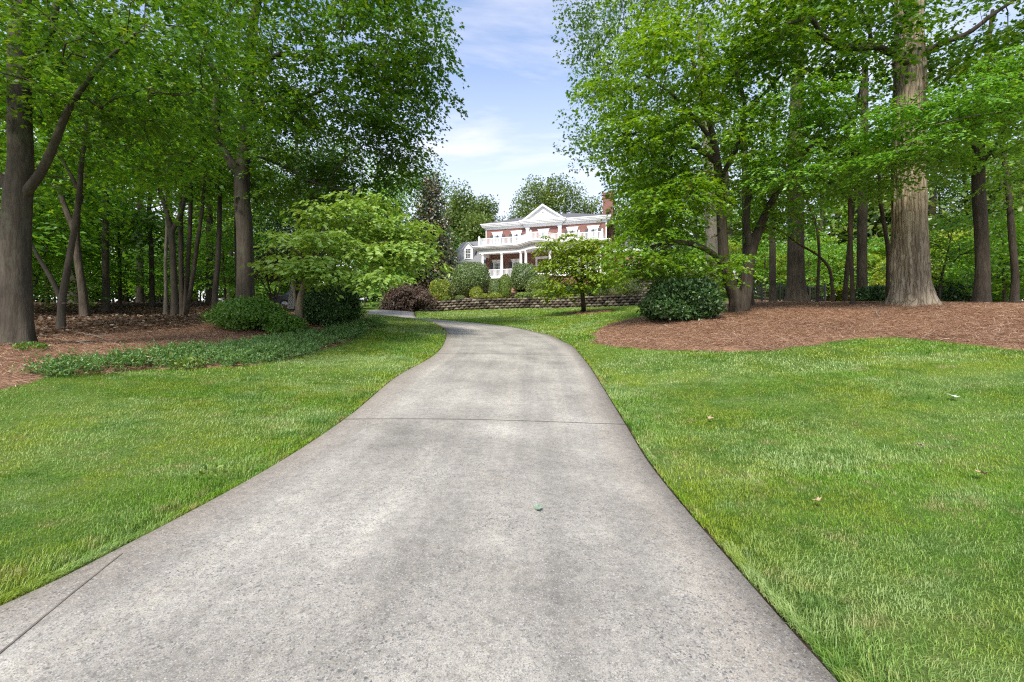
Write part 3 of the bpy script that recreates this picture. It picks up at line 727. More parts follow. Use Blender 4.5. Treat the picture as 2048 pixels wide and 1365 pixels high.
def shrub(name,label,cat,group,base,size,leaf,n,ls,seed,ex=2.0,core=.84,lumps=.06,zoff=0.,shape='quad',stems=True,jit=.5,free=False,cut=0.):
    """leafy shrub: superellipsoid shell of leaves with foliage and stems inside; size = (rx, ry, height)"""
    g=np.random.default_rng(seed); base=np.asarray(base,float); root=empty(name,base); tag(root,label,cat,group)
    rx,ry,h=size; rz=h*.5
    q=unit(g.normal(0,1,(n,3)))
    def sup(q):
        s=(np.abs(q[:,0])**ex+np.abs(q[:,1])**ex+np.abs(q[:,2])**ex)**(-1/ex); return q*s[:,None]
    lum=1+lumps*(np.sin(5*q[:,0]+seed)+np.sin(6*q[:,1]+2*seed)+np.sin(5*q[:,2]+q[:,0]*4))
    dep=g.uniform(0,1,n)**1.6
    p=sup(q)*(lum*(1.03-(.26 if free else .17)*dep)+(g.normal(0,.05,n) if free else 0))[:,None]*[rx,ry,rz]+[0,0,rz+zoff]
    p=p[p[:,2]>.02+g.uniform(0,.06,len(p))]; q2=unit((p-[0,0,rz+zoff])/[rx,ry,rz]); n2=len(p)
    ld=(q2*.5+g.normal(0,.6,(n2,3))+[0,0,.35]) if free else (g.normal(0,.6,(n2,3))+q2*.15+[0,0,.25]); nm=q2+np.array([0,0,.5 if free else .25])+g.normal(0,jit if free else .38,(n2,3))
    v,f=leaf_faces(p,ld,nm,ls*g.uniform(.6,1.3,n2),shape,g)
    ps=[(v,f)] if f.shape[1]==4 else [(v,f)]
    if core:
        u,w=14,9; cv=[]
        for i in range(w):
            ph=-math.pi/2+math.pi*i/(w-1)
            for j in range(u):
                th=2*math.pi*j/u; cv.append((math.cos(ph)*math.cos(th),math.cos(ph)*math.sin(th),math.sin(ph)))
        cv=sup(np.array(cv)+1e-6)*core*[rx,ry,rz]*(1+.05*g.normal(0,1,(u*w,1)))+[0,0,rz+zoff]; cv[:,2]=np.maximum(cv[:,2],.03)
        cf=[(i*u+j,i*u+(j+1)%u,(i+1)*u+(j+1)%u,(i+1)*u+j) for i in range(w-1) for j in range(u)]
        ps.append((cv,np.array(cf)))
    v,f=joinv(ps); raw('crown',v,f,leaf,root)
    if stems:
        bs=[]
        for k in range(6):
            a=2*math.pi*k/6+g.uniform(0,1); e=np.array([math.cos(a)*rx*.55,math.sin(a)*ry*.55,rz+zoff])
            s=np.array([math.cos(a)*rx*.12,math.sin(a)*ry*.12,-.05])
            bs.append(tube([s,(s+e)/2+g.normal(0,.04,3),e],[.02+.01*h,.015+.006*h,.008],5))
        v,f=joinv(bs); raw('stem',v,f,M['twig'],root,True)
    return root
# ---------------------------------------------------------------- the brick house on the rise
HZ=7.0+CZ; W=15.67
house=empty('brick_house',(-3.45,60.3,HZ),math.atan2(-.268,.9636))
tag(house,'two-storey red brick house with white porch, balcony and pediment above the terraced garden','house')
def part(name,mb,mat,parent=house,**k): return mb.build(name,M[mat],parent,**k)
part('wall',MB().box(0,0,-2,W,9,7.8),'brick')
# main hip roof
rf=MB(); e=.55; rz=10.35
rf.add([(-e,-e,8.38),(W+e,-e,8.38),(W+e,9+e,8.38),(-e,9+e,8.38),(4.8,4.5,rz),(W-4.8,4.5,rz)],[(0,1,5,4),(1,2,5),(2,3,4,5),(3,0,4),(3,2,1,0)])
part('roof',rf,'roof')
cn=MB()                                       # frieze, soffit and crown moulding
for (o,z0,z1) in ((.05,7.66,7.88),(.14,7.88,7.98),(.42,7.98,8.12),(.52,8.12,8.26),(.60,8.26,8.38)):
    cn.box(-o,-o,z0,W+o,9+o,z1)
cn2=MB()
for (o,z0,z1) in ((.05,7.66,7.88),(.14,7.88,7.98),(.42,7.98,8.12),(.52,8.12,8.26),(.60,8.26,8.42)):
    cn2.box(4.83+.5-o,-.32-o,z0,10.67-.5+o,-.3+.2,z1+.004)
part('cornice',cn,'trim'); part('cornice',cn2,'trim')
# pediment with a sloped gable roof behind it
pd=MB(); pd.xprism([(5.35,8.44),(10.2,8.44),(7.78,10.12)],-.42,-.30)
pt=part('pediment',pd,'trim')
rk=MB()
for sgn in (-1,1):
    xe=7.78+sgn*2.75; rk.xprism([(xe,8.44),(7.78,10.36),(7.78,10.10),(xe-sgn*.34,8.44)][::sgn],-.78,-.425)
rk.box(5.3,-.60,8.425,10.26,-.425,8.53); part('rake',rk,'trim',pt)
orn=MB()                                       # low relief swags on the tympanum
for k in range(9):
    a=math.pi*k/8; orn.beam((7.78-.95*math.cos(a),-.45,9.02+.42*math.sin(a)*.55),(7.78-.95*math.cos(a+.35),-.45,9.02+.42*math.sin(a+.35)*.55),.06,.09)
orn.lathe((7.78,-.42,9.35),[(.0,0),(.16,.0),(.2,.12),(.1,.3),(0,.34)],10); orn.box(6.55,-.47,8.72,9.0,-.425,8.8)
part('ornament',orn,'shutter' if False else 'ceil',pt)
gr_=MB(); gr_.add([(5.0,-.80,8.40),(7.78,-.80,10.40),(7.78,4.3,10.40),(5.0,4.3,8.40),(10.56,-.80,8.40),(10.56,4.3,8.40)],[(0,1,2,3),(1,4,5,2)])
part('roof',gr_,'roof')
for x in (5.71,9.89):                           # pilasters of the upper storey
    p=MB().box(x-.21,-.22,4.9,x+.21,-.003,7.66).box(x-.27,-.28,7.42,x+.27,-.003,7.64).box(x-.26,-.27,4.9,x+.26,-.003,5.15)
    part('pilaster',p,'trim')
part('corner_board',MB().box(W-.10,-.04,4.9,W+.02,.002,7.66),'trim'); part('corner_board',MB().box(-.02,-.04,4.9,.08,.002,7.66),'trim')
def window(cx,z0,z1,w,header=True,shut=True,parent=house,y=0.,rows=4,cols=3,curtain=True):
    fr=MB(); a,b=cx-w/2,cx+w/2; t=.07
    fr.box(a-t,y-.06,z0-t,a,y+.02,z1+t).box(b,y-.06,z0-t,b+t,y+.02,z1+t).box(a,y-.06,z1,b,y+.02,z1+t).box(a-t-.05,y-.12,z0-t-.05,b+t+.05,y+.02,z0-.001)
    fo=part('window',fr,'white',parent)
    mu=MB(); mu.box(a,y-.045,(z0+z1)/2-.03,b,y-.01,(z0+z1)/2+.03)
    for k in range(1,cols): x=a+w*k/cols; mu.box(x-.013,y-.04,z0,x+.013,y-.012,z1)
    for k in range(1,rows):
        if k*2!=rows: z=z0+(z1-z0)*k/rows; mu.box(a,y-.04,z-.013,b,y-.012,z+.013)
    part('sash',mu,'white',fo)
    part('pane',MB().box(a,y-.010,z0,b,y-.004,z1),'glass',fo)
    if curtain:
        cu=MB()
        for s in (0,1):
            x0=a if s==0 else b-w*.24
            for k in range(4): cu.box(x0+w*.06*k,y-.0145-(k%2)*.003,z0,x0+w*.06*(k+1)-.004,y-.0105,z1)
        part('curtain',cu,'curtain',fo)
    if header:
        h=MB().xprism([(a-.12,z1+.075),(b+.12,z1+.075),(b+.24,z1+.40),(a-.24,z1+.40)],y-.07,y+.0)
        h.box(a-.28,y-.12,z1+.402,b+.28,y+.0,z1+.48); h.xprism([(cx-.08,z1+.08),(cx+.08,z1+.08),(cx+.13,z1+.46),(cx-.13,z1+.46)],y-.14,y-.071)
        part('lintel',h,'white',fo)
    if shut:
        for s in (-1,1):
            x=cx+s*(w/2+.30); sh=MB().box(x-.21,y-.05,z0-.05,x+.21,y-.003,z1+.05)
            for k in range(int((z1-z0)/.09)): z=z0+.03+k*.09; sh.box(x-.15,y-.065,z,x+.15,y-.0505,z+.05)
            part('shutter',sh,'shutter',parent)
    return fo
for x in (1.6,4.2,7.78,11.46,14.05): window(x,5.15,6.85,1.0,shut=(x!=7.78) )
# chimney
ch=part('chimney',MB().box(15.05,2.4,0,16.35,3.7,11.75),'brick')
part('chimney_cap',MB().box(14.97,2.32,11.3,16.43,3.78,11.5).box(14.99,2.34,11.75,16.41,3.76,12.0).box(15.05,2.4,12.0,16.35,3.7,12.1),'brick',ch)
# veranda: plan of the edge, bowed forward in the middle
def edge(x,off=0.):
    v=3.0
    if abs(x-7.83)<2.95: v+=1.75*.5*(1+math.cos(math.pi*(x-7.83)/2.95))
    return -(v+off)
def outline(x0,x1,off,n=64): return [(x,edge(x,off)) for x in np.linspace(x0,x1,n)]
def slab(x0,x1,off,z0,z1): return MB().prism(outline(x0,x1,off)+[(x1,-.004),(x0,-.004)],z0,z1)
part('porch_floor',slab(-.1,15.9,.15,.80,1.0),'trim')
part('porch_base',slab(.05,15.75,-.05,-2,.799),'brick')
bm=MB(); 
def ring(x0,x1,oo,oi,z0,z1,mb):
    o=outline(x0,x1,oo); i=outline(x0+.01,x1-.01,oi); 
    for k in range(len(o)-1):
        mb.add([(*o[k],z0),(*o[k+1],z0),(*i[k+1],z0),(*i[k],z0),(*o[k],z1),(*o[k+1],z1),(*i[k+1],z1),(*i[k],z1)],[(0,1,5,4),(1,2,6,5),(2,3,7,6),(3,0,4,7),(0,3,2,1),(4,5,6,7)])
ring(.15,15.55,.05,-.40,3.95,4.38,bm)
bm.box(.15,-3.0,3.95,.5,-.01,4.38).box(15.2,-3.0,3.95,15.55,-.01,4.38)
part('porch_beam',bm,'trim')
part('porch_ceiling',slab(.2,15.5,-.1,4.385,4.42),'ceil')
fl=MB()
for o,z0,z1 in ((.18,4.423,4.50),(.40,4.503,4.62),(.52,4.623,4.74),(.60,4.743,4.86)):
    fl.prism(outline(-o-.05,15.75+o,o)+[(15.75+o,-.004),(-o-.05,-.004)],z0,z1)
part('balcony_deck',fl,'trim')
cols=(.53,3.04,5.56,6.35,9.31,10.1,12.6,15.15)
def yc(x): return edge(x,-.18)
for x in cols:
    c=MB().lathe((x,yc(x),1.0),[(.24,0),(.24,.08),(.19,.12),(.185,.2),(.18,1.2),(.15,2.66),(.15,2.70),(.19,2.76),(.22,2.80),(.22,2.949)],18)
    part('column',c,'white',smooth=True)
def railing(xs,zb,off,x0,x1,name='railing'):
    r=MB(); pts=np.array(outline(x0,x1,off,120)); s=np.r_[0,np.cumsum(np.linalg.norm(np.diff(pts,axis=0),axis=1))]
    at=lambda t:(np.interp(t,s,pts[:,0]),np.interp(t,s,pts[:,1]))
    m=int(s[-1]/.5)
    for k in range(m):
        a=at(s[-1]*k/m); b=at(s[-1]*(k+1)/m)
        r.beam((*a,zb+.93),(*b,zb+.93),.11,.07); r.beam((*a,zb+.10),(*b,zb+.10),.07,.08)
    n=int(s[-1]/.155)
    for k in range(n):
        p=at(s[-1]*(k+.5)/n); r.box(p[0]-.033,p[1]-.033,zb+.14,p[0]+.033,p[1]+.033,zb+.895)
    ro=part(name,r,'white')
    for x in xs:
        y=edge(x,off); q=MB().box(x-.10,y-.10,zb,x+.10,y+.10,zb+1.06).box(x-.14,y-.14,zb+1.06,x+.14,y+.14,zb+1.11).lathe((x,y,zb+1.11),[(.06,0),(.10,.05),(.09,.12),(.02,.17)],10)
        part('post',q,'white',ro)
railing((.2,3.0,5.4,7.2,10.3,12.7,15.4),4.86,.20,.2,15.45)
for x in (.2,15.45):
        sr=MB()
        sr.beam((x,-3.1,5.79),(x,0,5.79),.10,.07); sr.beam((x,-3.1,4.96),(x,0,4.96),.07,.08)
        for k in range(19): sr.box(x-.03,-3.0+k*.155,5.0,x+.03,-2.94+k*.155,5.76)
        part('railing',sr,'white')
railing((),1.0,-.18,.75,5.3); railing((),1.0,-.18,10.35,14.9)
# ground-floor openings under the porch
for x in (1.6,4.2,11.46,14.05): window(x,1.5,3.2,1.0)
dr=MB().box(7.0,-.06,1.0,8.6,-.004,3.3); d_=part('door',dr,'door')
part('door_surround',MB().box(6.75,-.12,1.0,6.98,-.004,3.5).box(8.62,-.12,1.0,8.85,-.004,3.5).box(6.7,-.16,3.5,8.9,-.004,3.8),'white',d_)
part('handle',MB().lathe((7.25,-.12,2.0),[(.02,0),(.05,.03),(.05,.07),(.02,.1)],8),'rim',d_)
# wing on the left with a dormer
part('wall',MB().box(-6.1,.6,-2,-.01,8.2,3.1),'brick')
wr=MB(); wr.add([(-6.5,.2,3.35),(.0,.2,3.35),(.0,4.4,7.3),(-5.0,4.4,7.3),(-6.5,8.6,3.35),(.0,8.6,3.35)],[(0,1,2,3),(4,0,3),(5,4,3,2)])
part('roof',wr,'roofp')
part('cornice',MB().box(-6.55,.15,3.08,-.02,.58,3.34).box(-6.55,.58,3.08,-6.11,8.6,3.34).box(-6.4,.45,2.7,-.02,.597,3.08),'trim')
dm=MB()
dm.add([(-3.55,1.05,4.05),(-2.25,1.05,4.05),(-2.25,1.05,5.75),(-2.9,1.05,6.45),(-3.55,1.05,5.75),(-3.55,3.6,5.75),(-2.25,3.6,5.75),(-2.9,3.6,6.45),(-3.55,3.6,4.05),(-2.25,3.6,4.05)],
  [(0,1,2,3,4),(1,9,6,2),(0,4,5,8),(5,7,6,9,8)])
dd=part('dormer',dm,'trim')
dr_=MB()
for s in (-1,1):
    x=-2.9+s*.85; dr_.add([(x,.9,5.55),(-2.9,.9,6.50),(-2.9,3.9,6.50),(x,3.9,5.55),(x,.9,5.46),(-2.9,.9,6.41)],[(0,1,2,3),(4,5,1,0)])
part('roof',dr_,'roofp',dd)
dt=MB()
for s in (-1,1):
    x=-2.9+s*.85; dt.beam((x,.98,5.52),(-2.9,.98,6.46),.10,.12)
part('rake',dt,'white',dd)
window(-2.9,4.3,5.55,.66,False,False,dd,1.05,6,3,False)
# lower wing on the right, behind the trees
part('wall',MB().box(16.4,1.2,-3,25.5,8.5,4.4),'brick')
rw=MB(); rw.add([(16.2,.7,4.38),(26,.7,4.38),(26,9,4.38),(16.2,9,4.38),(18.5,4.8,6.6),(23.4,4.8,6.6)],[(0,1,5,4),(1,2,5),(2,3,4,5),(3,0,4)])
part('roof',rw,'roofp'); part('cornice',MB().box(16.2,.7,4.02,26,1.19,4.376),'trim')
for x in (18.6,21.6,24.0): window(x,.6,2.1,1.0,True,True,house,1.2)

# ---------------------------------------------------------------- block retaining walls
def block_wall(name,label,path,courses,bh,bl,seed,flat_top=None):
    g=np.random.default_rng(seed); c=catmull(path,.05); s=np.r_[0,np.cumsum(np.linalg.norm(np.diff(c[:,:2],axis=0),axis=1))]
    at=lambda t: np.array([np.interp(t,s,c[:,k]) for k in range(3)])
    V=[];Fc=[];nu,nv=5,4
    org=at(s[-1]/2)
    for k in range(courses+1):
        cap=(k==courses); off=(k%2)*.5*bl; m=int(s[-1]/bl); t0=-off
        while t0<s[-1]:
            a,b=max(0,t0),min(s[-1],t0+bl-.022); t0+=bl
            if b-a<.08: continue
            p=at(a);q=at(b); d=unit((q-p)*[1,1,0]); nrm=np.array([d[1],-d[0],0]); 
            hh=bh*.5 if cap else bh-.018
            z=(p[2]+q[2])/2+k*bh
            if flat_top is not None and z+hh>flat_top(p[0],p[1])+.02: continue
            back=k*.02; dep=.15*g.uniform(.6,1.2) if not cap else .05
            n0=len(V)
            for j in range(nv):
                for i in range(nu):
                    u=i/(nu-1); v=j/(nv-1); edge_=min(u,1-u)*2; ev=min(v,1-v)*2
                    bul=dep*min(1,edge_*1.6+.0)*(min(1,ev*1.7)) + g.normal(0,.014)*(edge_>0)
                    V.append(p+(q-p)*u*[1,1,0]+nrm*(bul-back)+[0,0,z-p[2]+v*hh])
            for j in range(nv-1):
                for i in range(nu-1): Fc.append((n0+j*nu+i,n0+j*nu+i+1,n0+(j+1)*nu+i+1,n0+(j+1)*nu+i))
            b0=len(V); D=.3
            for (u,v) in ((0,0),(1,0),(1,1),(0,1)): V.append(p+(q-p)*u*[1,1,0]-nrm*(D+back)+[0,0,z-p[2]+v*hh])
            A=[n0+(nv-1)*nu+i for i in range(nu)]
            for i in range(nu-1): Fc.append((A[i],A[i+1],b0+2,b0+3) if i==nu//2 else (A[i],A[i+1],b0+2 if i>=nu//2 else b0+3,b0+2 if i>=nu//2 else b0+3))
            Fc.append((n0,n0+(nv-1)*nu,b0+3,b0)); Fc.append((n0+nu-1,b0+1,b0+2,n0+nv*nu-1))
    Fc=[tuple(f) for f in Fc]
    me=bpy.data.meshes.new(name); clean=[]
    for f in Fc:
        h=[]; [h.append(x) for x in f if x not in h]
        if len(h)>2: clean.append(h)
    me.from_pydata([tuple(np.asarray(v)-org) for v in V],[],clean); me.update()
    o=link(name,me,M['block']); o.location=[float(q) for q in org]
    return tag(o,label,'retaining wall')
def gw(px,py,d): p=P(px,py,d); return np.array([p[0],p[1],float(H(p[0],p[1]))-.12])
WPATH=[gw(772,628,33.2),gw(800,626,34.6),gw(860,624,35.6),gw(939,621,36),gw(1040,618.5,35.9),gw(1127,617,35.2),gw(1220,613,34.2),gw(1288,612,33.8),gw(1345,611,33.4)]
WTOP=lambda x: float(np.interp(x,[-9.4,-8.2,-6,-3.4,0,4,7.6,9.9,12],[2.55,2.75,3.10,3.30,3.37,3.36,3.34,3.36,3.36])+CZ)
block_wall('retaining_wall','long low tan block wall below the round bushes, curving beyond the lawn',WPATH,5,.20,.40,31,lambda x,y:WTOP(x)+.12)
UP=[np.array([8.35,36.2,4.55]),np.array([9.1,37.6,4.6]),np.array([10.4,38.5,4.65]),np.array([12.2,38.6,4.7]),np.array([14.5,38.2,4.7]),np.array([17,37.8,4.7])]
block_wall('retaining_wall','taller upper block wall with ivy top, right of the small bushes',UP,12,.20,.40,33,lambda x,y: np.interp(x,[8.3,9.1,10.4,12.5,17],[5.6,6.5,7.15,7.35,7.3]))
MID=[np.array([-3.4,40.2,4.7]),np.array([-1.2,40.8,4.75]),np.array([1.2,40.8,4.8]),np.array([3.2,40.5,4.8]),np.array([5.5,40,4.8]),np.array([8.2,39.2,4.8])]
block_wall('retaining_wall','middle block wall glimpsed between the clipped bushes below the porch',MID,5,.20,.40,35)
# planted terraces held by the walls
wp=catmull(WPATH,.25)
def terrace_z(x,y):
    wy=np.interp(x,wp[:,0],wp[:,1]); t=y-wy; base=np.interp(x,[-9.4,-8.2,-6,-3.4,0,4,7.6,9.9,12],[2.55,2.75,3.10,3.30,3.37,3.36,3.34,3.36,3.36])+CZ-.08
    z=base+np.clip(t-.3,0,4.5)*.10
    my=np.interp(x,[-5,-3.4,-1.2,1.2,3.2,5.5,8.2,9.5],[40.6,40.2,40.8,40.8,40.5,40,39.2,39.2])
    a=np.clip((y-my-.1)/.3,0,1)*np.clip((x+4.6)/1.5,0,1)*np.clip((9.5-x)/1.5,0,1)
    z=z+a*.75
    z=z+np.clip(y-41,0,14)*.17
    l=np.clip((-4-x)/6,0,1); 
    return z
xs=np.arange(-11,12.3,.22); ys=np.arange(0,1.001,1/60)
VX=[];wyv=np.interp(xs,wp[:,0],wp[:,1])+.12
TX=np.tile(xs,(61,1)); TY=wyv[None]*(1-ys[:,None])+ys[:,None]*56.5
TZ=terrace_z(TX,TY)+.5*bumps(TX*2,TY*2)
tl=np.clip((-8.6-TX)/1.5,0,1); TZ=TZ*(1-tl)+(H(TX,TY)+.0)*tl
idx=np.arange(TX.size).reshape(TX.shape)
fq=np.stack([idx[:-1,:-1].ravel(),idx[:-1,1:].ravel(),idx[1:,1:].ravel(),idx[1:,:-1].ravel()],1)
tag(raw('planted_terrace',np.stack([TX.ravel(),TY.ravel(),TZ.ravel()],1),fq,M['straw'],smooth=True),kind='structure')
def TG(px,d):
    x=(px-1024)/F*d; return np.array([x,d,float(terrace_z(np.array(x),np.array(d)))])
# ---------------------------------------------------------------- named trees
def tp(*pts):                    # (px, py, d, radius) list -> 3-D path
    return [(P(a,b,d),r) for a,b,d,r in pts]
MAPL=dict(n=125,size=.135,R=.9,T=.14,mat=M['maple'],shape='lobed',droop=.32)
b=GD(35,9)
tree('maple_tree','large grey-barked maple at the left edge with a knotted trunk and a limb rising right','tree',None,b,
  [(b-[0,0,.15],.36)]+tp((33,600,9,.34),(32,500,9,.33),(36,400,9,.315),(42,330,9,.28),(40,240,9,.27),(38,100,9,.24),(44,-60,9,.2),(30,-250,9,.13)),
  [tp((45,395,9,.13),(82,345,8.9,.115),(108,290,8.8,.10),(135,225,8.7,.08),(185,150,8.5,.06),(270,70,8.3,.035)),
   tp((30,385,9,.16),(-5,352,8.9,.13),(-60,315,8.8,.11),(-160,250,8.6,.07)),
   tp((40,140,9,.12),(75,120,8.6,.09),(105,60,8.2,.07),(120,-40,8,.05))],
  [ell(110,90,8.0,330,110,2.2,80),ell(330,150,9.6,190,130,2.0,50),ell(60,60,10.5,260,90,1.8,34),ell(380,60,12,150,80,2,30),ell(-160,160,9,180,160,2.5,36),ell(120,-170,8.5,450,150,3.5,16),ell(230,280,10.2,150,60,1.5,22),ell(-60,300,11,150,90,1.6,16)],
  dict(MAPL,size=.105,n=115,R=.72),M['bark_maple'],41,flare=.28,barkamp=.07,ridges=.3,sides=40,start=.3)
b=GD(490,17)
tree('maple_tree','tall forked maple left of the drive, its crown reaching toward the open sky','tree',None,b,
  [(b-[0,0,.15],.37)]+tp((491,560,17,.335),(489,460,17,.315),(484,390,17,.31),(485,340,17,.29),(494,250,17,.22),(497,160,17,.21),(505,60,16.8,.17),(530,-60,16.5,.13),(560,-200,16.5,.08)),
  [tp((482,352,17,.24),(462,325,16.9,.22),(440,290,16.8,.2),(430,240,16.7,.18),(436,190,16.6,.15),(420,120,16.4,.12),(380,20,16,.08)),
   tp((496,215,17,.13),(530,200,16.8,.11),(575,205,16.4,.09),(650,180,16,.06)),
   tp((498,140,17,.12),(560,110,16.6,.1),(640,120,16,.08),(730,90,15.5,.05)),
   tp((485,300,17,.08),(560,330,16.8,.07),(640,370,16.4,.05),(720,385,16.2,.03))],
  [ell(690,110,16,190,150,3.6,135),ell(540,90,15.4,170,120,3.4,75),ell(790,60,16.8,95,120,2.6,60),ell(800,185,17,88,80,2.4,52),ell(680,275,16.6,180,80,2.8,75),ell(800,285,18,60,45,2,20),
   ell(610,350,17.2,130,55,2.2,34),ell(640,-110,16,280,130,4.5,22),ell(400,120,16,140,140,3,50),ell(420,300,18,120,90,2,30),ell(745,355,19,80,38,2,16)],
  dict(MAPL,size=.145,n=105,R=.85),M['bark_maple'],42,flare=.35,barkamp=.06,ridges=.2,sides=30,start=.35,)
# slender wood trees on the left (each trunk as seen)
LEFTS=[ # label, base px, depth, trunk points, crown blobs
 ('slender leaning maple, nearest thin trunk right of the big knotted maple',122,11.5,[(125,600,.125),(135,540,.115),(147,470,.105),(158,400,.095),(163,330,.085),(175,250,.08),(205,160,.05)],
   [[(128,610,.09),(104,560,.075),(80,520,.06),(55,475,.045),(30,440,.03)],[(160,385,.06),(130,330,.05),(95,280,.03)]],[(180,230,12,170,80,2,30),(90,330,11.8,120,50,1.6,16),(260,330,12.5,110,60,1.6,16)]),
 ('dark curved tree with a forked top behind the slender leaning maple',172,15,[(165,580,.18),(155,510,.165),(152,450,.155),(165,380,.12),(190,300,.10),(210,200,.06)],
   [[(153,470,.13),(125,400,.10),(110,330,.07)]],[(130,330,15.5,150,60,2,26),(230,230,16,150,90,2.2,30),(40,420,16,90,50,1.6,12)]),
 ('straight grey trunk standing alone in the left wood',212,20,[(212,560,.20),(211,470,.185),(212,380,.17),(216,280,.14),(220,150,.1)],[],[(230,180,20,200,110,3,40),(190,340,20,120,50,2,16)]),
 ('gently curved thin trunk in the middle of the left wood',305,23,[(304,560,.16),(303,500,.15),(298,430,.14),(305,360,.12),(320,260,.08)],[],[(320,260,23,150,100,3,34)]),
 ('forked grey tree in front of the three dark stems',349,18,[(349,580,.17),(346,520,.16),(343,470,.16),(332,420,.12),(318,370,.10),(322,300,.07),(330,220,.05)],
   [[(343,468,.11),(362,425,.10),(372,380,.08),(380,310,.05)]],[(300,270,18,140,90,2.4,36),(400,300,18.5,100,70,2,22)]),
 ('pale thin trunk just left of the forked grey tree',331,19.5,[(332,580,.10),(331,520,.09),(334,460,.09),(332,400,.07),(338,300,.05)],[],[(340,330,20,80,60,1.6,12)]),
 ('thin tilted trunk left of the tall forked maple',428,19,[(431,580,.15),(436,520,.135),(439,450,.12),(440,380,.11),(442,300,.08)],[],[(430,300,19.5,100,80,2,24)]),
 ('slim dark trunk close behind the tall forked maple',476,20,[(476,590,.13),(474,520,.12),(473,450,.11),(474,360,.1),(470,260,.07)],[],[(500,360,20.5,110,70,2,22)]),
]
for i,(lab,px,d,tpts,lms,bl) in enumerate(LEFTS):
    b=GD(px,d)
    tree('woodland_tree',lab,'tree','trees of the left wood',b,[(b-[0,0,.12],tpts[0][2]*.95)]+[(P(x,y,d),r*.86) for x,y,r in tpts],
      [[(P(x,y,d),r) for x,y,r in q] for q in lms],[ell(*q) for q in bl],dict(MAPL,size=.17,n=66,R=.95,mat=M['under']),M['bark_grey'] if i in (5,) else M['bark_maple'] if i!=1 else M['bark_dark'],60+i,flare=.3,sides=16,start=.5)
# three-stemmed tree with a pale foot
b=GD(366,18.6)
tree('multi_stem_tree','three dark stems rising together from a pale foot in the left wood','tree',None,b,
  [(b-[0,0,.1],.14)]+tp((363,560,18.6,.11),(362,480,18.6,.11),(362,410,18.6,.09),(360,300,18.6,.06)),
  [tp((370,628,18.6,.12),(374,560,18.6,.10),(379,480,18.6,.095),(382,400,18.6,.08),(386,300,18.6,.05)),tp((372,628,18.5,.11),(383,570,18.5,.10),(393,500,18.5,.095),(402,440,18.5,.08),(412,340,18.5,.05))],
  [ell(390,250,19,110,90,2.2,30)],dict(MAPL,size=.17,n=80,R=.95,mat=M['under']),M['bark_dark'],81,flare=.2,sides=14,start=.5)
# flowering dogwoods beside the drive
DOG=dict(n=64,size=.155,R=.55,T=.10,mat=M['dogwood'],shape='ovate',droop=.42,jit=.35,tip=.006)
b=GD(598,14)
tree('dogwood_tree','pale green dogwood with layered branches on the left straw bed beside the drive','tree',None,b,
  [(b-[0,0,.1],.13)]+tp((597,630,14,.115),(600,600,14,.10),(607,575,14,.09),(618,540,14,.075),(632,500,13.9,.06),(650,450,13.8,.04)),
  [tp((597,622,14,.06),(590,600,14,.05),(588,575,14,.045),(575,545,13.8,.03)),tp((608,572,14,.06),(650,535,13.9,.05),(710,500,13.9,.04),(780,480,14,.025)),tp((616,545,14,.05),(600,510,13.5,.04),(570,490,13,.03)),tp((632,505,14,.05),(690,455,14.3,.04),(750,440,14.6,.025))],
  [ell(598,527,12.6,80,9,.8,20),ell(690,552,13.0,120,9,.9,20),ell(640,480,13.4,90,12,1.1,22),ell(770,512,13.8,100,12,1.1,24),ell(690,425,14,80,14,1.2,20),ell(790,455,14.4,80,14,1.1,22),ell(720,465,14.8,120,16,1,18),ell(740,405,14.6,60,12,1,12),ell(815,490,14.6,60,14,1,14)],
  DOG,M['bark_dog'],91,flare=.3,sides=16,start=.35)
b=G(1165,623)
tree('dogwood_tree','small round dogwood in its own straw ring on the lawn in front of the porch','tree',None,b,
  [(b-[0,0,.1],.16)]+tp((1166,600,26.5,.13),(1164,580,26.5,.12),(1164,555,26.5,.10),(1166,520,26.4,.07),(1160,490,26.3,.04)),
  [tp((1164,570,26.5,.08),(1140,545,26.4,.06),(1110,520,26.2,.03)),tp((1165,560,26.5,.08),(1190,535,26.4,.06),(1215,515,26.2,.03))],
  [ell(1135,492,26,56,20,1.6,34),ell(1195,500,26.4,48,24,1.6,26),ell(1118,535,26,34,22,1.5,18),ell(1185,560,25.8,52,18,1.5,26),ell(1112,575,26,40,14,1.3,14),ell(1150,525,26,60,20,1.4,18),ell(1215,540,26,36,25,1.2,14)],
  dict(DOG,mat=M['dogwood2'],size=.17,n=85,R=.66,T=.16,shape='quad'),M['bark_dark'],92,flare=.3,sides=14,start=.3)
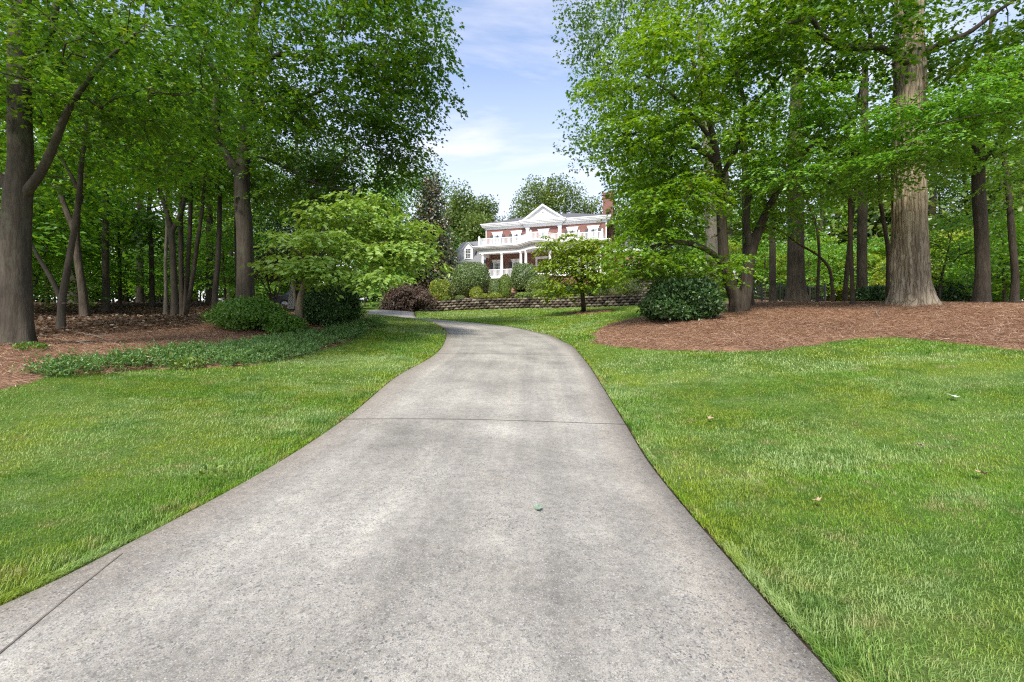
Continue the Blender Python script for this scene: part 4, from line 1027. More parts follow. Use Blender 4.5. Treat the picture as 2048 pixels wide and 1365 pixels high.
# big twin-stemmed maple on the right
b=GD(1480,15.5)
tree('maple_tree','spreading maple with two dark stems rising beside the dark shrub right of the lawn','tree',None,b,
  [(b-[.1,0,.15],.30)]+tp((1472,600,15.5,.25),(1462,570,15.5,.22),(1450,530,15.5,.20),(1445,470,15.5,.18),(1441,400,15.5,.17),(1436,340,15.5,.15),(1425,270,15.4,.11),(1405,200,15.2,.08),(1380,100,15,.05)),
  [tp((1483,622,15.5,.27),(1490,590,15.5,.24),(1495,545,15.5,.22),(1503,500,15.5,.2),(1522,450,15.5,.16),(1545,400,15.4,.12),(1580,345,15.3,.08),(1640,270,15,.05)),
   tp((1502,500,15.5,.13),(1492,440,15.6,.12),(1500,380,15.6,.10),(1512,320,15.6,.06)),
   tp((1455,548,15.5,.12),(1428,510,15.3,.11),(1395,492,15.1,.10),(1350,485,14.9,.08),(1310,492,14.7,.06),(1265,512,14.5,.04)),
   tp((1350,486,14.9,.05),(1315,505,14.6,.04),(1270,545,14.3,.03)),
   tp((1437,330,15.4,.1),(1400,300,15.1,.09),(1350,272,14.8,.08),(1290,262,14.5,.05),(1225,285,14.3,.03)),
   tp((1430,290,15.4,.09),(1400,250,15.2,.07),(1350,195,15,.05),(1290,150,14.8,.03)),
   tp((1440,360,15.5,.09),(1475,290,15.3,.08),(1490,220,15.1,.07),(1470,140,15,.05)),
   tp((1490,230,15.1,.07),(1545,170,15,.05),(1600,110,15,.03))],
  [ell(1300,185,14.6,110,110,2.6,76),ell(1400,90,14.6,170,120,2.8,80),ell(1275,310,14.8,75,70,2.2,55),ell(1345,415,14.6,85,50,2.0,50),ell(1285,505,14.3,75,40,1.5,44),ell(1390,535,14.9,70,28,1.6,22),
   ell(1560,180,14.8,150,130,2.6,56),ell(1600,330,15.4,110,60,2,34),ell(1400,300,14.9,110,80,2.2,55),ell(1450,-120,15,300,120,4,22),ell(1290,440,14.6,45,40,1.5,16),ell(1510,420,16.5,60,60,1.6,18)],
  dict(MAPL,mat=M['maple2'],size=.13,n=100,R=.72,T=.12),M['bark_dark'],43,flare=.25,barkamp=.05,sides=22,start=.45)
# the great white oak
b=GD(1820,14)
tree('white_oak_tree','massive pale shaggy-barked oak trunk flaring onto the pine straw on the right','tree',None,b,
  [(b-[0,0,.2],.66)]+tp((1820,575,14,.62),(1819,520,14,.60),(1818,450,14,.575),(1817,380,14,.555),(1817,300,14,.54),(1818,200,14,.515),(1819,120,14,.49),(1818,40,14,.465),(1818,-60,14,.42),(1818,-220,14,.33),(1820,-420,14,.2)),
  [tp((1790,112,13.9,.13),(1755,95,13.6,.12),(1715,97,13.3,.11),(1670,88,13,.1),(1640,68,12.8,.085),(1630,45,12.6,.08),(1570,48,12.3,.045)),
   tp((1742,97,13.5,.07),(1738,55,13.3,.06),(1720,15,13,.04)),
   tp((1812,126,13.7,.12),(1800,118,13.35,.11),(1788,110,13.2,.08)),tp((1822,208,13.6,.13),(1822,204,13.42,.11)),tp((1815,20,13.7,.14),(1812,0,13.3,.12),(1816,-30,13,.07)),
   tp((1845,108,13.9,.12),(1880,88,13.6,.10),(1930,70,13.3,.09),(1985,30,13,.07),(2060,-20,12.8,.05))],
  [ell(1650,40,12.8,170,90,2,55),ell(1990,40,12.8,150,90,2,48),ell(1820,-160,14,420,130,4.5,26),ell(1560,-60,14,160,80,3,14),ell(2120,100,13.5,100,120,2.4,26),ell(1760,-20,15.5,120,80,1.5,25)],
  dict(MAPL,mat=M['maple'],size=.15,n=120,R=.85,flat=True),M['bark_oak'],44,flare=.34,barkamp=.12,ridges=.9,sides=120,start=.55,step=.07,limbmat=M['bark_dark'],)
# dark forked tree at the right
b=GD(1962,16)
tree('woodland_tree','dark forked trunk to the right of the massive oak','tree',None,b,
  [(b-[0,0,.15],.33)]+tp((1965,540,16,.28),(1962,460,16,.27),(1957,370,16,.26),(1957,310,16,.24),(1960,240,16,.17),(1970,150,16,.12),(1985,20,16,.07)),
  [tp((1957,318,16,.16),(1945,265,15.9,.13),(1935,215,15.7,.10),(1920,130,15.5,.06)),tp((1960,330,16,.10),(1985,300,15.8,.08),(2005,270,15.6,.07),(2010,220,15.4,.05))],
  [ell(1930,180,15.6,130,80,2.2,40),ell(2040,220,15,100,90,2.2,36),ell(1900,330,16.5,90,40,1.5,14)],dict(MAPL,size=.15,n=105,mat=M['beech']),M['bark_dark'],46,flare=.35,sides=20,start=.5)
RIGHTS=[
 ('tall thick trunk with a mossy flared foot, left of the massive oak',1592,22,[(1592,540,.44),(1591,450,.41),(1590,350,.39),(1592,250,.36),(1596,120,.3),(1600,-40,.2)],[],[(1600,60,22,160,90,3.2,26),(1560,320,22,90,50,2,10)],'bark_dark'),
 ('straight grey trunk between the flared trunk and the massive oak',1724,20.5,[(1724,550,.25),(1724,470,.24),(1726,380,.23),(1728,280,.2),(1730,130,.15)],[],[(1730,150,21,140,80,2.6,20)],'bark_dark'),
 ('pale trunk standing behind the twin-stemmed maple',1424,23,[(1424,560,.36),(1424,480,.34),(1421,400,.33),(1417,300,.3),(1408,180,.25),(1400,40,.17)],[],[(1300,120,24,140,120,3.2,60),(1220,60,25,110,110,3,52),(1190,250,25,60,90,2.4,34),(1240,-60,24,150,80,3,30),(1275,350,25,45,60,2.2,14),(1450,200,24,120,120,3,18)],'bark_grey'),
 ('short thick trunk just behind the right stem of the twin-stemmed maple',1497,19,[(1497,580,.2),(1494,520,.19),(1492,440,.17),(1490,340,.14),(1485,220,.1)],[],[(1490,250,20,130,90,2.6,26)],'bark_dark'),
 ('dark straight trunk near the iron fence',1545,25,[(1545,560,.19),(1545,500,.18),(1544,430,.165),(1546,340,.14),(1550,200,.1)],[],[(1550,260,25,120,80,2.6,16)],'bark_dark'),
 ('dark thin trunk at the far right edge',2026,18,[(2030,560,.17),(2024,480,.16),(2018,400,.14),(2010,330,.12),(1995,240,.08)],[],[(2010,260,18,110,80,2.2,30),(2060,420,18.5,80,50,1.8,14)],'bark_dark'),
]
for i,(lab,px,d,tpts,lms,bl,bk) in enumerate(RIGHTS):
    b=GD(px,d)
    tree('woodland_tree',lab,'tree','trees of the right wood',b,[(b-[0,0,.12],tpts[0][2]*1.1)]+[(P(x,y,d),r) for x,y,r in tpts],[],[ell(*q) for q in bl],
      dict(MAPL,size=.19,n=66,R=1.0,mat=M['oak'] if i==2 else M['under'],flat=(i!=2)),M[bk],160+i,flare=.45 if i==0 else .3,sides=20,start=.45)
# thin saplings left of the oak and the layered beech sprays in front of it
SAP=[('thin sapling bent to the right beneath the flared trunk',1634,19,[(1636,560,.07),(1638,500,.065),(1632,450,.06),(1615,405,.05),(1595,370,.03)],[(1600,400,19,90,40,1.6,14)]),
 ('thin sapling with a long branch crossing the flared trunk',1667,18,[(1664,570,.07),(1657,535,.065),(1640,515,.055),(1600,490,.05),(1555,460,.04),(1528,452,.03)],[(1560,430,18,70,30,1.4,10)]),
 ('forked pale sapling leaning right, left of the grey trunk',1688,19,[(1692,560,.11),(1698,500,.10),(1704,430,.09),(1712,370,.06),(1722,310,.04)],[(1715,350,19,90,45,1.6,16)]),
 ('sapling curving up along the left side of the massive oak',1778,16,[(1776,570,.09),(1776,500,.085),(1768,450,.08),(1760,400,.07),(1758,350,.06),(1750,280,.04)],[(1740,300,16,90,50,1.6,18)])]
for i,(lab,px,d,tpts,bl) in enumerate(SAP):
    b=GD(px,d)
    tree('sapling',lab,'tree','saplings in the right wood',b,[(b-[0,0,.08],tpts[0][2]*1.1)]+[(P(x,y,d),r) for x,y,r in tpts],[],[ell(*q) for q in bl],
      dict(MAPL,size=.15,n=80,R=.8,mat=M['beech'],T=.1),M['twig'],180+i,flare=.15,sides=10,start=.5)
b=GD(1706,15)
tree('beech_tree','young beech with flat layered leaf sprays reaching across the massive oak trunk','tree',None,b,
  [(b-[0,0,.08],.09)]+tp((1704,560,15,.08),(1701,480,15,.075),(1700,400,14.8,.07),(1704,320,14.5,.055),(1712,230,14.2,.04),(1725,150,14,.03)),
  [tp((1702,380,14.7,.045),(1760,340,13.4,.04),(1820,322,12.3,.03),(1880,310,11.8,.02)),tp((1704,320,14.5,.04),(1770,270,12.9,.035),(1830,250,12.2,.02)),tp((1701,400,14.8,.04),(1630,350,14,.03),(1560,330,13.5,.02)),tp((1704,330,14.5,.04),(1640,290,13.6,.03),(1590,260,13.2,.02)),tp((1710,250,14.2,.035),(1650,170,13.6,.03),(1600,130,13.2,.02))],
  [ell(1810,240,11.7,95,18,.8,26),ell(1835,312,11.7,110,12,.7,20),ell(1660,350,13.2,110,26,1.0,24),ell(1760,300,12.8,70,26,.8,12),ell(1570,330,13.4,90,30,1.2,20),ell(1590,215,13.2,90,34,1.2,22),ell(1690,215,13.2,60,28,1,12),ell(1740,372,13.4,70,16,.8,8)],
  dict(MAPL,mat=M['beech'],size=.10,n=150,R=.6,T=.07,shape='quad',droop=.3,jit=.3),M['twig'],190,flare=.2,sides=12,start=.35)
b=GD(2180,13)
tree('beech_tree','beech outside the right edge whose flat sprays hang into view above the straw','tree',None,b,
  [(b-[0,0,.1],.16)]+tp((2180,500,13,.14),(2175,380,13,.12),(2160,250,13,.1),(2150,100,13,.06)),
  [tp((2170,330,13,.05),(2080,240,12,.04),(1960,230,11,.03),(1870,250,10.6,.015)),tp((2160,250,13,.05),(2060,150,11.5,.04),(1960,160,10.8,.02))],
  [ell(1960,205,10.8,110,40,.9,24),ell(2040,140,11,90,50,1,24),ell(2060,230,11.2,80,40,1,18),ell(1900,270,10.8,40,12,.6,6),ell(2080,330,12.5,90,50,1.2,16)],
  dict(MAPL,mat=M['beech'],size=.095,n=150,R=.6,T=.08,shape='quad',droop=.38,jit=.3),M['bark_grey'],191,flare=.2,sides=12,start=.35)
# evergreen magnolias
b=GD(862,44)
def magnolia(label,b,top,base_r,n,seed,size):
    bl=[]; h=top-b[2]
    for k in range(7):
        t=k/6; r=base_r*(1-t)**.75+.25
        bl.append((b+np.array([0,0,h*(.10+.84*t)]),np.array([r,r,h*.10]),int(n*(1.15-t*.85))))
    return tree('magnolia_tree',label,'tree',None,b,[(b-[0,0,.2],.28),(b+[0,0,h*.4],.2),(b+[.1,0,h*.95],.05)],[],bl,dict(n=46,size=size,R=.75,T=.6,mat=M['magnolia'],flat=False,shape='ovate',jit=.6),M['bark_grey'],seed,flare=.2,sides=12,start=.05,shell=.35)
magnolia('tall conical magnolia with bronze leaf undersides left of the house',b,P(862,362,44)[2],2.45,54,201,.26)
b=GD(600,24)
tree('holly_tree','dark dense evergreen behind the pale green dogwood','tree',None,b,[(b-[0,0,.2],.22)]+tp((598,480,24,.18),(596,350,24,.12),(590,240,24,.06)),[],
  [ell(590,300,24,80,90,2.2,60),ell(590,440,24,80,70,2.2,54),ell(660,400,25,60,80,2,36),ell(560,520,24,50,40,1.5,20)],dict(n=70,size=.16,R=.8,T=.6,mat=M['darkbush'],flat=False,jit=.6),M['bark_dark'],202,flare=.2,sides=12,start=.2)
b=GD(545,23)
tree('crape_myrtle','small many-stemmed tree with dark reddish leaves behind the pale dogwood','tree',None,b,[(b-[0,0,.1],.06)]+tp((542,590,23,.05),(535,560,23,.045),(530,530,23,.03)),
  [tp((546,615,23,.05),(550,585,23,.045),(556,555,23,.03)),tp((544,615,23,.045),(538,590,23,.04),(522,560,23,.03)),tp((546,615,23,.045),(555,590,23,.04),(572,558,23,.03))],
  [ell(548,535,23,36,22,1.2,22),ell(575,520,23,24,20,1,10),ell(650,500,23,50,14,1,8)],dict(n=60,size=.13,R=.5,T=.3,mat=M['redmaple'],flat=False),M['twig'],203,flare=.1,sides=8,start=.4)
b=GD(815,34)
tree('japanese_maple','weeping dark red Japanese maple at the left end of the low wall','tree',None,b,[(b-[0,0,.1],.12)]+tp((816,606,34,.11),(822,592,34,.09),(815,582,34,.06)),[tp((820,600,34,.07),(838,592,33.8,.05),(852,590,33.6,.03))],
  [ell(820,590,33.8,40,14,1.4,60),ell(792,604,33.6,22,14,1.1,36),ell(846,596,33.6,24,12,1,30),ell(812,578,34,28,8,1.2,26),ell(800,614,33.4,22,8,.9,16)],dict(n=90,size=.13,R=.5,T=.16,mat=M['redmaple'],droop=.75,jit=.5),M['bark_dark'],204,flare=.2,sides=10,start=.4)
# big round trees beyond the house and beside it
def bigtree(label,px,d,ptop,pbot,rx,n,mat,seed,group=None,trunk=True,R_=1.5,size=.42,lobes=9):
    b=GD(px,d); g=np.random.default_rng(seed); bl=[]
    for k in range(lobes):
        a=g.uniform(0,2*math.pi); q=math.sqrt(g.uniform(0,1)); yy=g.uniform(0,1)
        wid=math.sin(math.pi*(.18+.72*yy))
        bl.append(ell(px+rx*.62*q*math.cos(a)*wid,ptop+(pbot-ptop)*(.16+.66*yy),d+rx/F*d*.5*q*math.sin(a),rx*.42,(pbot-ptop)*.2,rx*.4/F*d,n//lobes))
    bl.append(ell(px,ptop+(pbot-ptop)*.16,d,rx*.45,(pbot-ptop)*.13,rx*.4/F*d,n//lobes))
    h=P(px,ptop,d)[2]-b[2]
    return tree('oak_tree',label,'tree',group,b,[(b-[0,0,.3],.4),(b+[0,0,h*.45],.3),(b+[.3,0,h*.9],.08)],[],bl,dict(n=55,size=size,R=R_,T=R_*.8,mat=mat,flat=False,jit=.55,tip=.02),M['bark_dark'],seed,flare=.2,sides=10,start=.25)
bigtree('broad round oak rising behind the pediment of the brick house',1092,84,352,560,84,260,M['far'],211)
bigtree('lower rounded tree behind the house left of the chimney',1178,88,392,560,50,110,M['far'],212)
bigtree('tall tree between the magnolia and the house',918,74,372,560,46,190,M['far'],213)
bigtree('greyish round-topped tree standing left of the house roof',963,80,402,540,46,150,M['far'],214)
bigtree('bushy tree directly left of the porch wing',945,70,440,560,40,110,M['far'],215)
bigtree('tree with yellowish top behind the left roof line',1035,86,432,560,40,80,M['far'],216)
bigtree('tall tree behind the bronze magnolia',850,60,338,600,60,150,M['oak'],217,size=.34)
bigtree('leafy tree above the bend of the drive behind the pale dogwood',770,40,330,610,80,200,M['under'],218,R_=1.2,size=.26)
bigtree('tree partly hidden behind the spreading maple right of the chimney',1300,66,340,560,56,120,M['oak'],219,size=.34)
# ---------------------------------------------------------------- shrubs by the drive
def sh(name,label,px,d,w,h,mat,n,ls,seed,ex=2.,group=None,ground=GD,dy=1.0,**k):
    b=ground(px,d); s=d/F; n=n if k.get('free') else int(n*1.3); ls=ls if k.get('free') else ls*1.15
    return shrub(name,label,'shrub',group,b,(w*s/2,w*s/2*dy,h*s),mat,n,ls,seed,ex=ex,**k)
sh('evergreen_shrub','dark glossy shrub at the foot of the twin-stemmed maple on the right',1366,14.3,120,80,M['darkbush'],13000,.10,301,2.3,lumps=.11,free=True,shape='ovate',core=.7)
sh('evergreen_shrub','dark dense rounded shrub right of the pale dogwood trunk',664,15.2,106,78,M['darkbush'],9000,.085,302,2.6,lumps=.06,free=True,core=.72)
sh('azalea_shrub','bright green loose azalea between the tall maple and the pale dogwood',505,13.6,142,62,M['azalea'],8500,.075,303,2.0,lumps=.10,free=True,core=.62)
sh('azalea_shrub','low green azalea with yellowish tips right of the loose azalea',572,13.4,70,42,M['azalea'],3500,.07,304,2.0,lumps=.1,free=True,core=.6)
sh('young_plant','small leafy plant sprouting beside the pale dogwood stem',640,15,40,24,M['azalea'],700,.08,305,2,free=True,core=0)
sh('young_plant','small green tuft at the foot of the knotted maple',62,8.6,46,20,M['azalea'],420,.05,306,2,free=True,core=0,stems=False)
sh('weed_plant','bright green weed growing among the junipers at the bed corner',378,8.7,46,20,M['box_mid'],200,.07,307,2,free=True,core=0,stems=False)
sh('evergreen_shrub','dark low shrub at the left foot of the massive oak',1752,17,70,36,M['darkbush'],2600,.10,308,2.2,free=True,core=.6)
sh('arborvitae','bright green conical evergreen seen left of the massive oak',1772,28,46,84,M['lime'],4200,.13,309,1.8,free=True,core=.6)
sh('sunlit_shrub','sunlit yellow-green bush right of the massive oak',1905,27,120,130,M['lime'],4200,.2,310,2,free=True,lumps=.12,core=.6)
sh('sunlit_shrub','wide mid-green thicket bush at the foot of the right wood',1990,24,150,120,M['under'],6000,.2,311,2,free=True,lumps=.12,core=.6)
sh('evergreen_shrub','low dark bush behind the dark forked trunk',1905,21,80,44,M['darkbush'],2600,.13,312,2.2,free=True,core=.6)
sh('weed_plant','bright green weed sprouting in the left lawn close to the drive edge',432,3.95,66,16,M['box_mid'],60,.055,330,2,free=True,core=0,stems=False)
# trailing junipers along the edge of the left bed
JU=Gs([(55,752),(150,733),(345,708),(430,706),(520,686),(640,669),(715,649),(748,640),(766,645),(764,655),(722,672),(640,701),(560,722),(480,737),(300,741),(120,756)])
def junipers():
    g=np.random.default_rng(320); x=g.uniform(-9,-3.6,17000); y=g.uniform(6.5,19.5,17000); k=sdist(JU,x,y)+g.normal(0,.05,17000)+.12*np.sin(3*x)*np.sin(2.6*y); ok=k>-.02; x=x[ok];y=y[ok];k=np.clip(k[ok],0,1)
    n=len(x); ps=[]
    az=g.uniform(0,2*math.pi,n); L=g.uniform(.14,.34,n); el=g.uniform(.15,.9,n); z=H(x,y)+.02+.20*np.minimum(1,k*2.2)*(.7+.35*np.sin(4*x+2*y)*np.sin(3*y-x))*g.uniform(.35,1,n)
    d=np.stack([np.cos(az)*np.cos(el),np.sin(az)*np.cos(el),np.sin(el)],1)
    m=18; t=(np.arange(m)+.5)/m
    pos=np.stack([x,y,z],1)[:,None]+d[:,None]*(L[:,None,None]*t[None,:,None]); pos=pos.reshape(-1,3)+g.normal(0,.012,(n*m,3))
    D=np.repeat(d,m,0); ld=D*.8+g.normal(0,.75,(n*m,3))+[0,0,.15]; nm=g.normal(0,1,(n*m,3))+[0,0,.6]
    return leaf_faces(pos,ld,nm,g.uniform(.035,.07,n*m),'quad',g,.42)
v,f=junipers(); tag(raw('juniper_ground_cover',v,f,M['juniper']),'blue-green creeping juniper edging the left straw bed','ground cover',kind='stuff')
# dead leaves on the wood floor
def litter():
    g=np.random.default_rng(321); n=60000; x=g.uniform(-26,-4,n); y=g.uniform(7,34,n); ok=in_view(x,y,1)&(sdist(LLIT,x,y)>-.2+g.normal(0,.25,n)); x=x[ok];y=y[ok]; n=len(x)
    z=H(x,y)+np.clip(sdist(LLIT,x,y)*.25,.02,.10)+g.uniform(0,.05,n); az=g.uniform(0,6.283,n)
    return leaf_faces(np.stack([x,y,z],1),np.stack([np.cos(az),np.sin(az),g.normal(0,.3,n)],1),np.stack([g.normal(0,.5,n),g.normal(0,.5,n),np.ones(n)],1),g.uniform(.06,.13,n),'quad',g)
v,f=litter(); tag(raw('leaf_litter',v,f,M['litter']),'brown dead leaves strewn under the left wood','leaf litter',kind='stuff')
def stick(label,p,q,r,seed):
    g=np.random.default_rng(seed); p=np.array(p);q=np.array(q); m=(p+q)/2+g.normal(0,.06,3); pts=catmull([p,p*.6+q*.4+g.normal(0,.05,3),m,q],.08)
    v,f=tube(pts,np.linspace(r,r*.35,len(pts)),6); e=catmull([m,m+(q-p)*.25+[.12,.1,.06]],.06); v2,f2=tube(e,np.linspace(r*.6,r*.2,len(e)),5)
    v,f=joinv([(v,f),(v2,f2)]); o=raw('fallen_branch',v,f,M['bark_grey'],None,True,p); o.location=[float(c) for c in p]; tag(o,label,'branch','fallen branches')
def gl(px,py): p=G(px,py); return p+[0,0,.09]
stick('fallen pale branch on the litter right of the slender leaning maple',gl(150,672),gl(215,690),.02,1)
stick('long thin fallen branch on the litter below the forked grey tree',gl(225,652),gl(325,640),.018,2)
stick('short fallen stick near the straw edge of the left wood',gl(130,688),gl(182,700),.015,3)
stick('crooked fallen twig on the right straw bed',gl(1738,656),gl(1770,626),.013,4)
# ---------------------------------------------------------------- clipped shrubs on the terrace
TS=[ # label, px, depth, width px, height px, bottom py, material, exponent, leaves
 ('large pale dome-shaped shrub, biggest on the terrace',943,40.5,74,70,'box_dark',2.1,9000),
 ('dark rounded shrub partly behind the left of the large dome',904,42.5,34,58,'box_dark',2.3,3500),
 ('square-clipped shrub with a lime top right of the red maple',881,37.6,40,44,'box_lime',3.2,4500),
 ('small yellow-green round shrub in front of the large dome',953,37.4,26,26,'box_lime',2.0,2200),
 ('tiny ball shrub at the left end of the low wall',893,36.4,16,12,'box_mid',2.0,1100),
 ('tiny pale ball shrub below the large dome beside the wall',921,36.8,20,11,'box_pale',2.0,1100),
 ('tiny yellow ball shrub, third from the left on the wall',954,36.8,17,11,'box_lime',2.0,1000),
 ('small yellow ball shrub, fourth from the left on the wall',971,36.9,19,13,'box_lime',2.0,1100),
 ('small yellow-green ball shrub below the two upright shrubs',991,36.7,24,14,'box_lime',2.0,1300),
 ('low spreading pale green shrub on the wall below the dark clipped block',1047,36.6,32,13,'box_mid',2.2,1500),
 ('bright clipped ball shrub right of the low spreading one',1077,36.5,29,18,'box_mid',2.6,1700),
 ('tiny pale shrub between two balls right of centre on the wall',1104,36.2,18,9,'box_pale',2.0,800),
 ('tiny round yellow-green shrub left of the small dogwood trunk',1128,36.0,16,10,'box_lime',2.0,800),
 ('tiny round shrub just right of the small dogwood trunk',1164,35.7,18,10,'box_mid',2.0,800),
 ('upright narrow grey-green shrub right of the large dome',991,39.2,24,42,'box_dark',2.6,2600),
 ('taller upright narrow shrub with a bright top beside the dark clipped block',1011,39.0,23,50,'box_mid',2.6,2800),
 ('dark clipped block shrub with a bright top below the porch',1049,41.4,52,52,'box_dark',3.4,5200),
 ('pale rounded shrub behind the small dogwood crown',1080,39.4,54,46,'box_pale',2.2,4200),
 ('dark spreading shrub under the small dogwood crown',1128,38.2,62,26,'darkbush',2.2,3200),
 ('second dark spreading shrub right of the small dogwood trunk',1172,37.6,44,26,'darkbush',2.2,2600),
 ('round mid-green shrub left of the variegated pair',1206,36.6,30,30,'box_dark',2.4,2200),
 ('smaller variegated cream and green shrub at the wall',1233,35.8,30,22,'varieg',2.2,2000),
 ('larger variegated cream and green shrub before the taller upper wall',1262,36.0,40,36,'varieg',2.5,2800),
 ('bronze-tinted round shrub below the left porch railing',987,47,20,16,'rust',2.2,1300),
 ('bronze-tinted wide shrub below the middle of the porch railing',1013,47.5,26,20,'rust',2.4,1500),
 ('rounded olive shrub under the bowed middle of the porch',1070,48,30,22,'rust',2.3,1600),
 ('bright low shrub between the bronze shrubs and the upright pair',1000,44,30,16,'box_lime',2.2,1500),
 ('low yellow-orange shrub behind the red weeping maple',786,37,30,26,'rust',2.0,1500),
 ('small dark clipped shrub left of the red weeping maple by the drive',766,33.5,17,15,'box_dark',2.4,1200),
]
for i,(lab,px,d,w,h,mt,ex,n) in enumerate(TS):
    dd=d; gf=TG if px>850 else GD
    sh('clipped_shrub',lab,px,dd,w,h,M[mt],n,.10 if w>30 else .075,400+i,ex,'clipped shrubs on the terraces',gf,1.0,lumps=.025,core=.87,free=(mt in('varieg','darkbush','rust')))
# ivy on the taller wall
def ivy():
    g=np.random.default_rng(470); c=catmull(UP,.1); n=5200; i=g.integers(0,len(c),n); t=g.uniform(0,1,n)
    top=np.interp(c[i,0],[8.3,9.1,10.4,12.5,17],[5.6,6.5,7.15,7.35,7.3])
    hang=np.clip((c[i,0]-9.0)/2.5,.25,1)*.45
    pos=c[i]*[1,1,0]+np.stack([g.normal(0,.1,n),-.15+g.normal(0,.16,n)+np.where(t<.5,.5*g.uniform(0,1,n),0),top+.08-np.where(t>.5,hang*g.uniform(0,1,n)**1.5,0)+g.normal(0,.05,n)],1)
    return leaf_faces(pos,g.normal(0,1,(n,3))-[0,0,.6],g.normal(0,.6,(n,3))+[0,-.7,.6],g.uniform(.09,.17,n),'quad',g)
v,f=ivy(); o=raw('ivy',v,f,M['ivy']); tag(o,'ivy spilling over the top of the taller block wall','ivy',kind='stuff')

# ---------------------------------------------------------------- woodland behind, copied from a few grown trees
Z0=np.array([0,0,0.])
def proto(name,label,group,h,r,trunkr,blobs,leaf,bark,seed,fork=None):
    g=np.random.default_rng(seed); b=Z0.copy()
    lean=g.normal(0,.35,2)
    tr=[(b-[0,0,.3],trunkr*1.1),(b+[lean[0]*.1,0,h*.22],trunkr*.92),(b+[lean[0]*.5,lean[1]*.4,h*.5],trunkr*.72),(b+[lean[0],lean[1],h*.92],trunkr*.22)]
    return tree(name,label,'tree',group,b,tr,fork or [],blobs,leaf,bark,seed,flare=.35,sides=14,start=.25)
def lobes(h,r,z0,n,seed,k=8):
    g=np.random.default_rng(seed); out=[]
    for i in range(k):
        a=2*math.pi*i/k*1.9; t=(i+.5)/k; z=h*(z0+(1-z0)*t); q=r*.5*(1-.6*t)
        out.append((np.array([math.cos(a)*q,math.sin(a)*q,z]),np.array([r*.62*(1-.35*t),r*.62*(1-.35*t),h*.09]),n//k))
    return out
WL=dict(n=46,size=.24,R=1.1,T=.3,mat=M['under'],tip=.012)
GL='leafy background tree with a bare lower trunk deep in the left wood'; GR='leafy background tree with a bare lower trunk deep in the right wood'
pro=[proto('background_tree',GL,'background trees in the left wood',15,4.6,.26,lobes(15,4.6,.30,150,501),WL,M['bark_maple'],501),
     proto('background_tree',GL,'background trees in the left wood',13,4.0,.19,lobes(13,4.0,.26,130,502),dict(WL,mat=M['maple']),M['bark_dark'],502),
     proto('background_tree',GL,'background trees in the left wood',17,5.0,.32,lobes(17,5.0,.36,150,503),dict(WL,mat=M['oak'],size=.27),M['bark_dark'],503),
     proto('understory_tree','low layered understory tree in the left wood','understory trees in the left wood',5.2,2.6,.07,lobes(5.2,2.6,.30,70,504,6),dict(WL,size=.17,n=60,R=.8,T=.12,mat=M['beech']),M['twig'],504),
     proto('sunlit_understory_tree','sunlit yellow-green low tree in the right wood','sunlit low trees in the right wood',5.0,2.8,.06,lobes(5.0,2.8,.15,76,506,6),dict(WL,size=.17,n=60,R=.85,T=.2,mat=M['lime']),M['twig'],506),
     proto('understory_tree','low layered understory tree in the left wood','understory trees in the left wood',3.6,2.2,.05,lobes(3.6,2.2,.22,60,505,5),dict(WL,size=.15,n=60,R=.7,T=.12,mat=M['under']),M['twig'],505)]
pro=pro[:4]+[pro[5],pro[4]]; used=[False]*6; g=np.random.default_rng(510)
def put(k,x,y,s,right):
    global used
    o=pro[k] if not used[k] else copy_tree(pro[k]); used[k]=True
    o.location=(float(x),float(y),float(H(x,y))); o.rotation_euler=(0,0,float(g.uniform(0,6.28))); sc=float(s); o.scale=(sc,sc,sc*float(g.uniform(.92,1.1)))
    side='right' if right else 'left'
    if k==5: return
    o['label']=(GR if right else GL) if k<3 else 'low layered understory tree in the %s wood'%side
    o['group']=('background trees in the %s wood' if k<3 else 'understory trees in the %s wood')%side
BG=[]
for (px,d,k) in [(-120,17,0),(-60,22,2),(40,19,1),(90,24,0),(150,28,2),(250,27,0),(-220,26,1),(20,31,0),(120,36,1),(190,33,0),(280,33,1),(340,27,2),(390,31,0),(420,25,1),(460,29,0),(520,34,2),(560,29,1),(610,36,0),(660,33,2),(700,41,1),(270,41,2),(60,44,0),(390,42,1),(500,45,0),(640,48,2),(740,50,0),(800,54,1),(180,47,2),(-40,40,1)]:
    BG.append((px,d,k,False))
for (px,d,k) in [(1330,30,1),(1390,34,0),(1460,31,2),(1520,35,0),(1580,30,1),(1640,27,0),(1690,33,2),(1760,25,1),(1810,32,0),(1860,23,2),(1880,31,1),(1940,27,0),(2000,24,1),(2060,20,0),(2120,26,2),(1985,34,0),(2070,31,1),(1720,41,0),(1600,42,1),(1500,44,2),(1410,46,0),(1320,48,1),(1830,42,2),(1940,42,0),(2090,42,1),(2200,22,1),(2180,17,2),(1280,58,0)]:
    BG.append((px,d,k,True))
for px,d,k,r in BG:            # a sunlit wood edge across a clearing, about forty metres off
    if d>37 and px not in (800,1280): continue
    if d>=20 and px<1270 and px not in (800,40,150,280,420): d=40+(d-19)*.55
    elif px>1290 and d>=17: d=41+(d-19)*.55
    x=(px-1024)/F*d; put(k,x,d,g.uniform(.95,1.25),r)
UN=[(110,38,3),(180,39,4),(250,37,3),(320,38,4),(370,36,3),(430,37,3),(470,38,4),(540,38,3),(600,37,4),(40,37,3),(-30,36,4),(-30,16,3),(60,18,4),(95,22,3),(160,21,4),(240,23,3),(290,27,4),(330,24,3),(400,24,4),(450,22,3),(20,26,3),(140,30,3),(210,36,4),(380,34,3),(520,27,4),(560,33,3),(-110,22,4),(690,36,4),(730,44,3),(780,47,4)]
